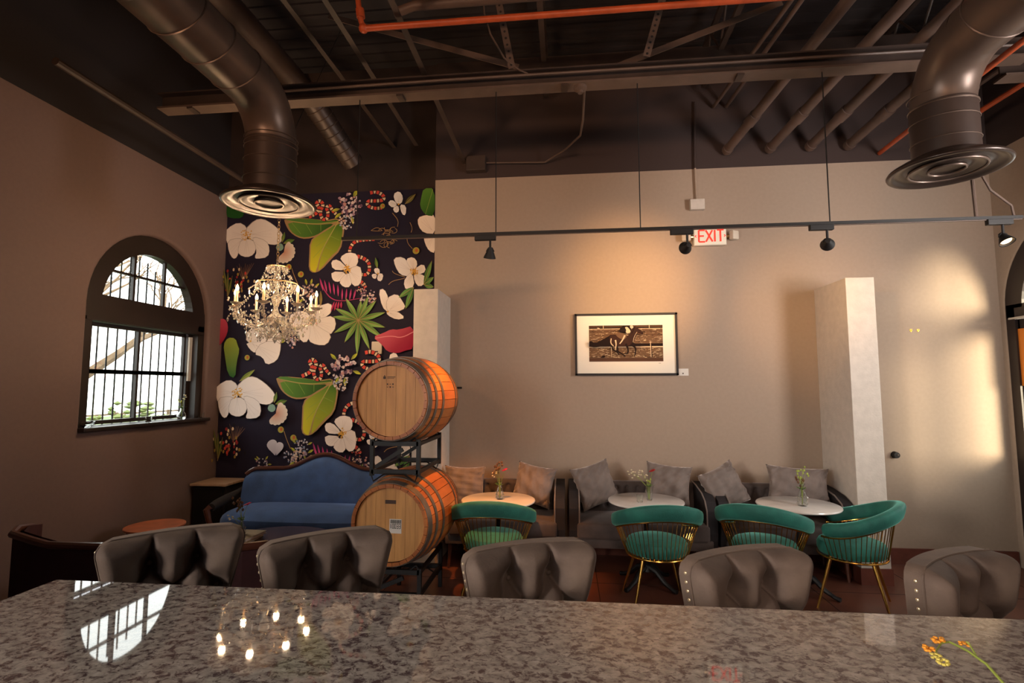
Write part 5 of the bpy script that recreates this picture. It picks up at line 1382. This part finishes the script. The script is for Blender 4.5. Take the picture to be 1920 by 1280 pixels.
for i in range(41):
    t = i/40*2-1; k = (1-abs(t)**7*.35); bow = .06*(1-t*t)
    rows.append([b.bm.verts.new((t*.92, -.26+(y_+.26)*(k)-bow*(-(y_+.26)/.6), .28+(z_-.28)*(1-abs(t)**8*.35))) for y_, z_ in prof])
for p_, q in zip(rows, rows[1:]):
    for j in range(len(prof)-1): b.bm.faces.new((p_[j], q[j], q[j+1], p_[j+1]))
b.build('seat_cushion', M['blue_velvet'], so, True)
MB().tube([(-.90, -.30, .28), (-.88, -.80, .27), (-.4, -.90, .27), (.4, -.90, .27), (.88, -.80, .27), (.90, -.30, .28)], .028, 8).build('apron_rail', M['wood_dark'], so, True)
for sx in (-1, 1):
    MB().tube([(sx*.86, -.32, .66), (sx*.93, -.38, .60), (sx*.97, -.48, .56), (sx*.98, -.64, .53), (sx*.96, -.76, .52)], [.02, .03, .045, .05, .04], 12).build('arm', M['dark_velvet'], so, True)
    MB().tube([(sx*.96, -.765, .53), (sx*.985, -.79, .50), (sx*.95, -.80, .40), (sx*.92, -.78, .30)], [.03, .034, .026, .024], 10).build('arm_front', M['wood_dark'], so, True)
    for y_ in (-.28, -.78): MB().tube([(sx*.86, y_, .28), (sx*.90, y_-.01, .18), (sx*.87, y_, .08), (sx*.91, y_-.02, 0)], [.03, .028, .018, .02], 8).build('leg', M['wood_dark'], so, True)

cb_ = empty('side_cabinet', (-3.93, 5.66, 0), label='dark side cabinet with a pale wooden top in the left corner', cat='side table')
MB().box((0, 0, .672), (.42, .40, .025), bev=.004).build('top', M['wood_top'], cb_)
MB().box((0, .01, .36), (.38, .34, .60), bev=.004).build('body', M['black'], cb_)
MB().box((0, -.165, .40), (.32, .012, .46)).build('door', M['black_metal'], cb_)
rt = empty('round_side_table', (-3.66, 4.42, 0), label='low round side table with a copper red top by the left wall', cat='side table')
MB().lathe([(0, .50), (.225, .50), (.235, .508), (.235, .52), (0, .522)], (0, 0, 0), 40).build('top', M['copper'], rt, True)
MB().lathe([(.215, .498), (.20, .46), (.19, .10), (.21, .0), (0, 0)], (0, 0, 0), 24).build('drum', M['black'], rt, True)
ct = empty('coffee_table', (-2.48, 4.40, 0), label='oval dark plum coffee table in front of the blue sofa', cat='coffee table')
b = MB(); b.lathe([(0, .43), (.42, .43), (.435, .44), (.43, .452), (0, .455)], (0, 0, 0), 48); o = b.build('top', M['plum'], ct, True); o.scale = (1.05, .85, 1)
for k in range(4):
    a = R(45+90*k); MB().tube([(.22*math.cos(a), .2*math.sin(a), .43), (.30*math.cos(a), .27*math.sin(a), .22), (.28*math.cos(a), .25*math.sin(a), 0)], [.025, .02, .016], 8).build('leg', M['wood_dark'], ct, True)
for k, (dz, dx, l) in enumerate(((0, 0, 'lower book on the plum coffee table'), (.026, .01, 'upper book on the plum coffee table'))):
    bo = empty('book', (-2.73+dx, 4.28, .456+dz), R(8-10*k), label=l, cat='book', group='books on the coffee table')
    MB().box((0, 0, .012), (.20, .27, .018)).build('pages', M['paper'], bo); MB().box((0, 0, .0225), (.21, .28, .003)).box((0, 0, .0015), (.21, .28, .003)).box((-.105, 0, .012), (.003, .28, .024)).build('cover', M['book'], bo)
vase_cut(-2.735, 4.17, .509, 'faceted glass vase on the books of the coffee table', 1.0).location = (-2.74, 4.26, .509)
flowers('bouquet', -2.74, 4.26, .509, 'dark sprig and one magenta flower on the coffee table', [(.045, 0, .25, 'magenta'), (-.05, 0, .28, 'dark'), (-.03, .02, .25, 'dark'), (-.10, 0, .15, 'daisy')])

ms = empty('maroon_settee', (-3.05, 3.05, 0), label='maroon velvet settee with polished dark wood crest rail, back to the counter', cat='settee')
# curved back facing away from the camera
pts = [(-.62, .28, .79), (-.55, .12, .82), (-.47, .02, .815), (-.31, .0, .787), (-.19, .0, .762), (.12, .0, .762), (.6, .0, .775), (1.1, .0, .787), (1.2, .10, .78)]
MB().tube(pts, .024, 10, sx=1.0).build('crest_rail', M['wood_dark'], ms, True)
b = MB()
V = [[b.bm.verts.new((x_, y_+.0, z0_)) for z0_ in (z_, .60, .42, .25)] for x_, y_, z_ in pts]; V2 = [[b.bm.verts.new((x_, y_+.07, z0_)) for z0_ in (z_, .60, .42, .25)] for x_, y_, z_ in pts]
for W__, rev in ((V, 0), (V2, 1)):
    for p_, q in zip(W__, W__[1:]):
        for j in range(3): b.bm.faces.new((p_[j], q[j], q[j+1], p_[j+1]))
b.build('back_panel', M['maroon'], ms, True)
MB().box((.32, .42, .36), (1.55, .62, .16), bev=.04, seg=3).build('seat', M['maroon'], ms, True)
for x_ in (-.38, 1.02):
    for y_ in (.10, .66): MB().cyl((x_, y_, .29), (x_, y_, 0), .028, .018, seg=10).build('leg', M['wood_dark'], ms)

# ------------------------------------------------------------------ window sill things
def sill(y, name, label, cat, prof, seg=14, x=-4.20):
    e = empty(name, (x, y, 1.393), label=label, cat=cat); MB().lathe(prof, (0, 0, 0), seg).build('glass_body', M['glass'], e, True); return e
cup = [(0, .006), (.03, 0), (.034, .006), (.036, .06), (.033, .06), (.030, .01), (0, .01)]
sill(4.22, 'glass_cup', 'small glass bowl at the near end of the window sill', 'glass', [(0, .004), (.03, 0), (.055, .02), (.062, .05), (.058, .05), (.05, .022), (0, .008)])
sill(4.86, 'tealight_glass', 'square glass votive in the middle of the window sill', 'glass', cup, 4, -4.16)
sill(5.62, 'tealight_glass', 'square glass votive at the far end of the window sill', 'glass', cup, 4, -4.16)
sill(5.36, 'glass_bottle', 'round glass bottle with a sprig on the window sill', 'bottle', [(0, .004), (.035, 0), (.048, .03), (.04, .065), (.015, .09), (.013, .13), (.018, .135), (.015, .135), (.010, .13), (.012, .088), (.036, .062), (.043, .03), (0, .008)])
flowers('bouquet', -4.20, 5.36, 1.393, 'pale sprig in the bottle on the window sill', [(.0, .04, .25, 'daisy'), (0, -.02, .20, 'berry')])
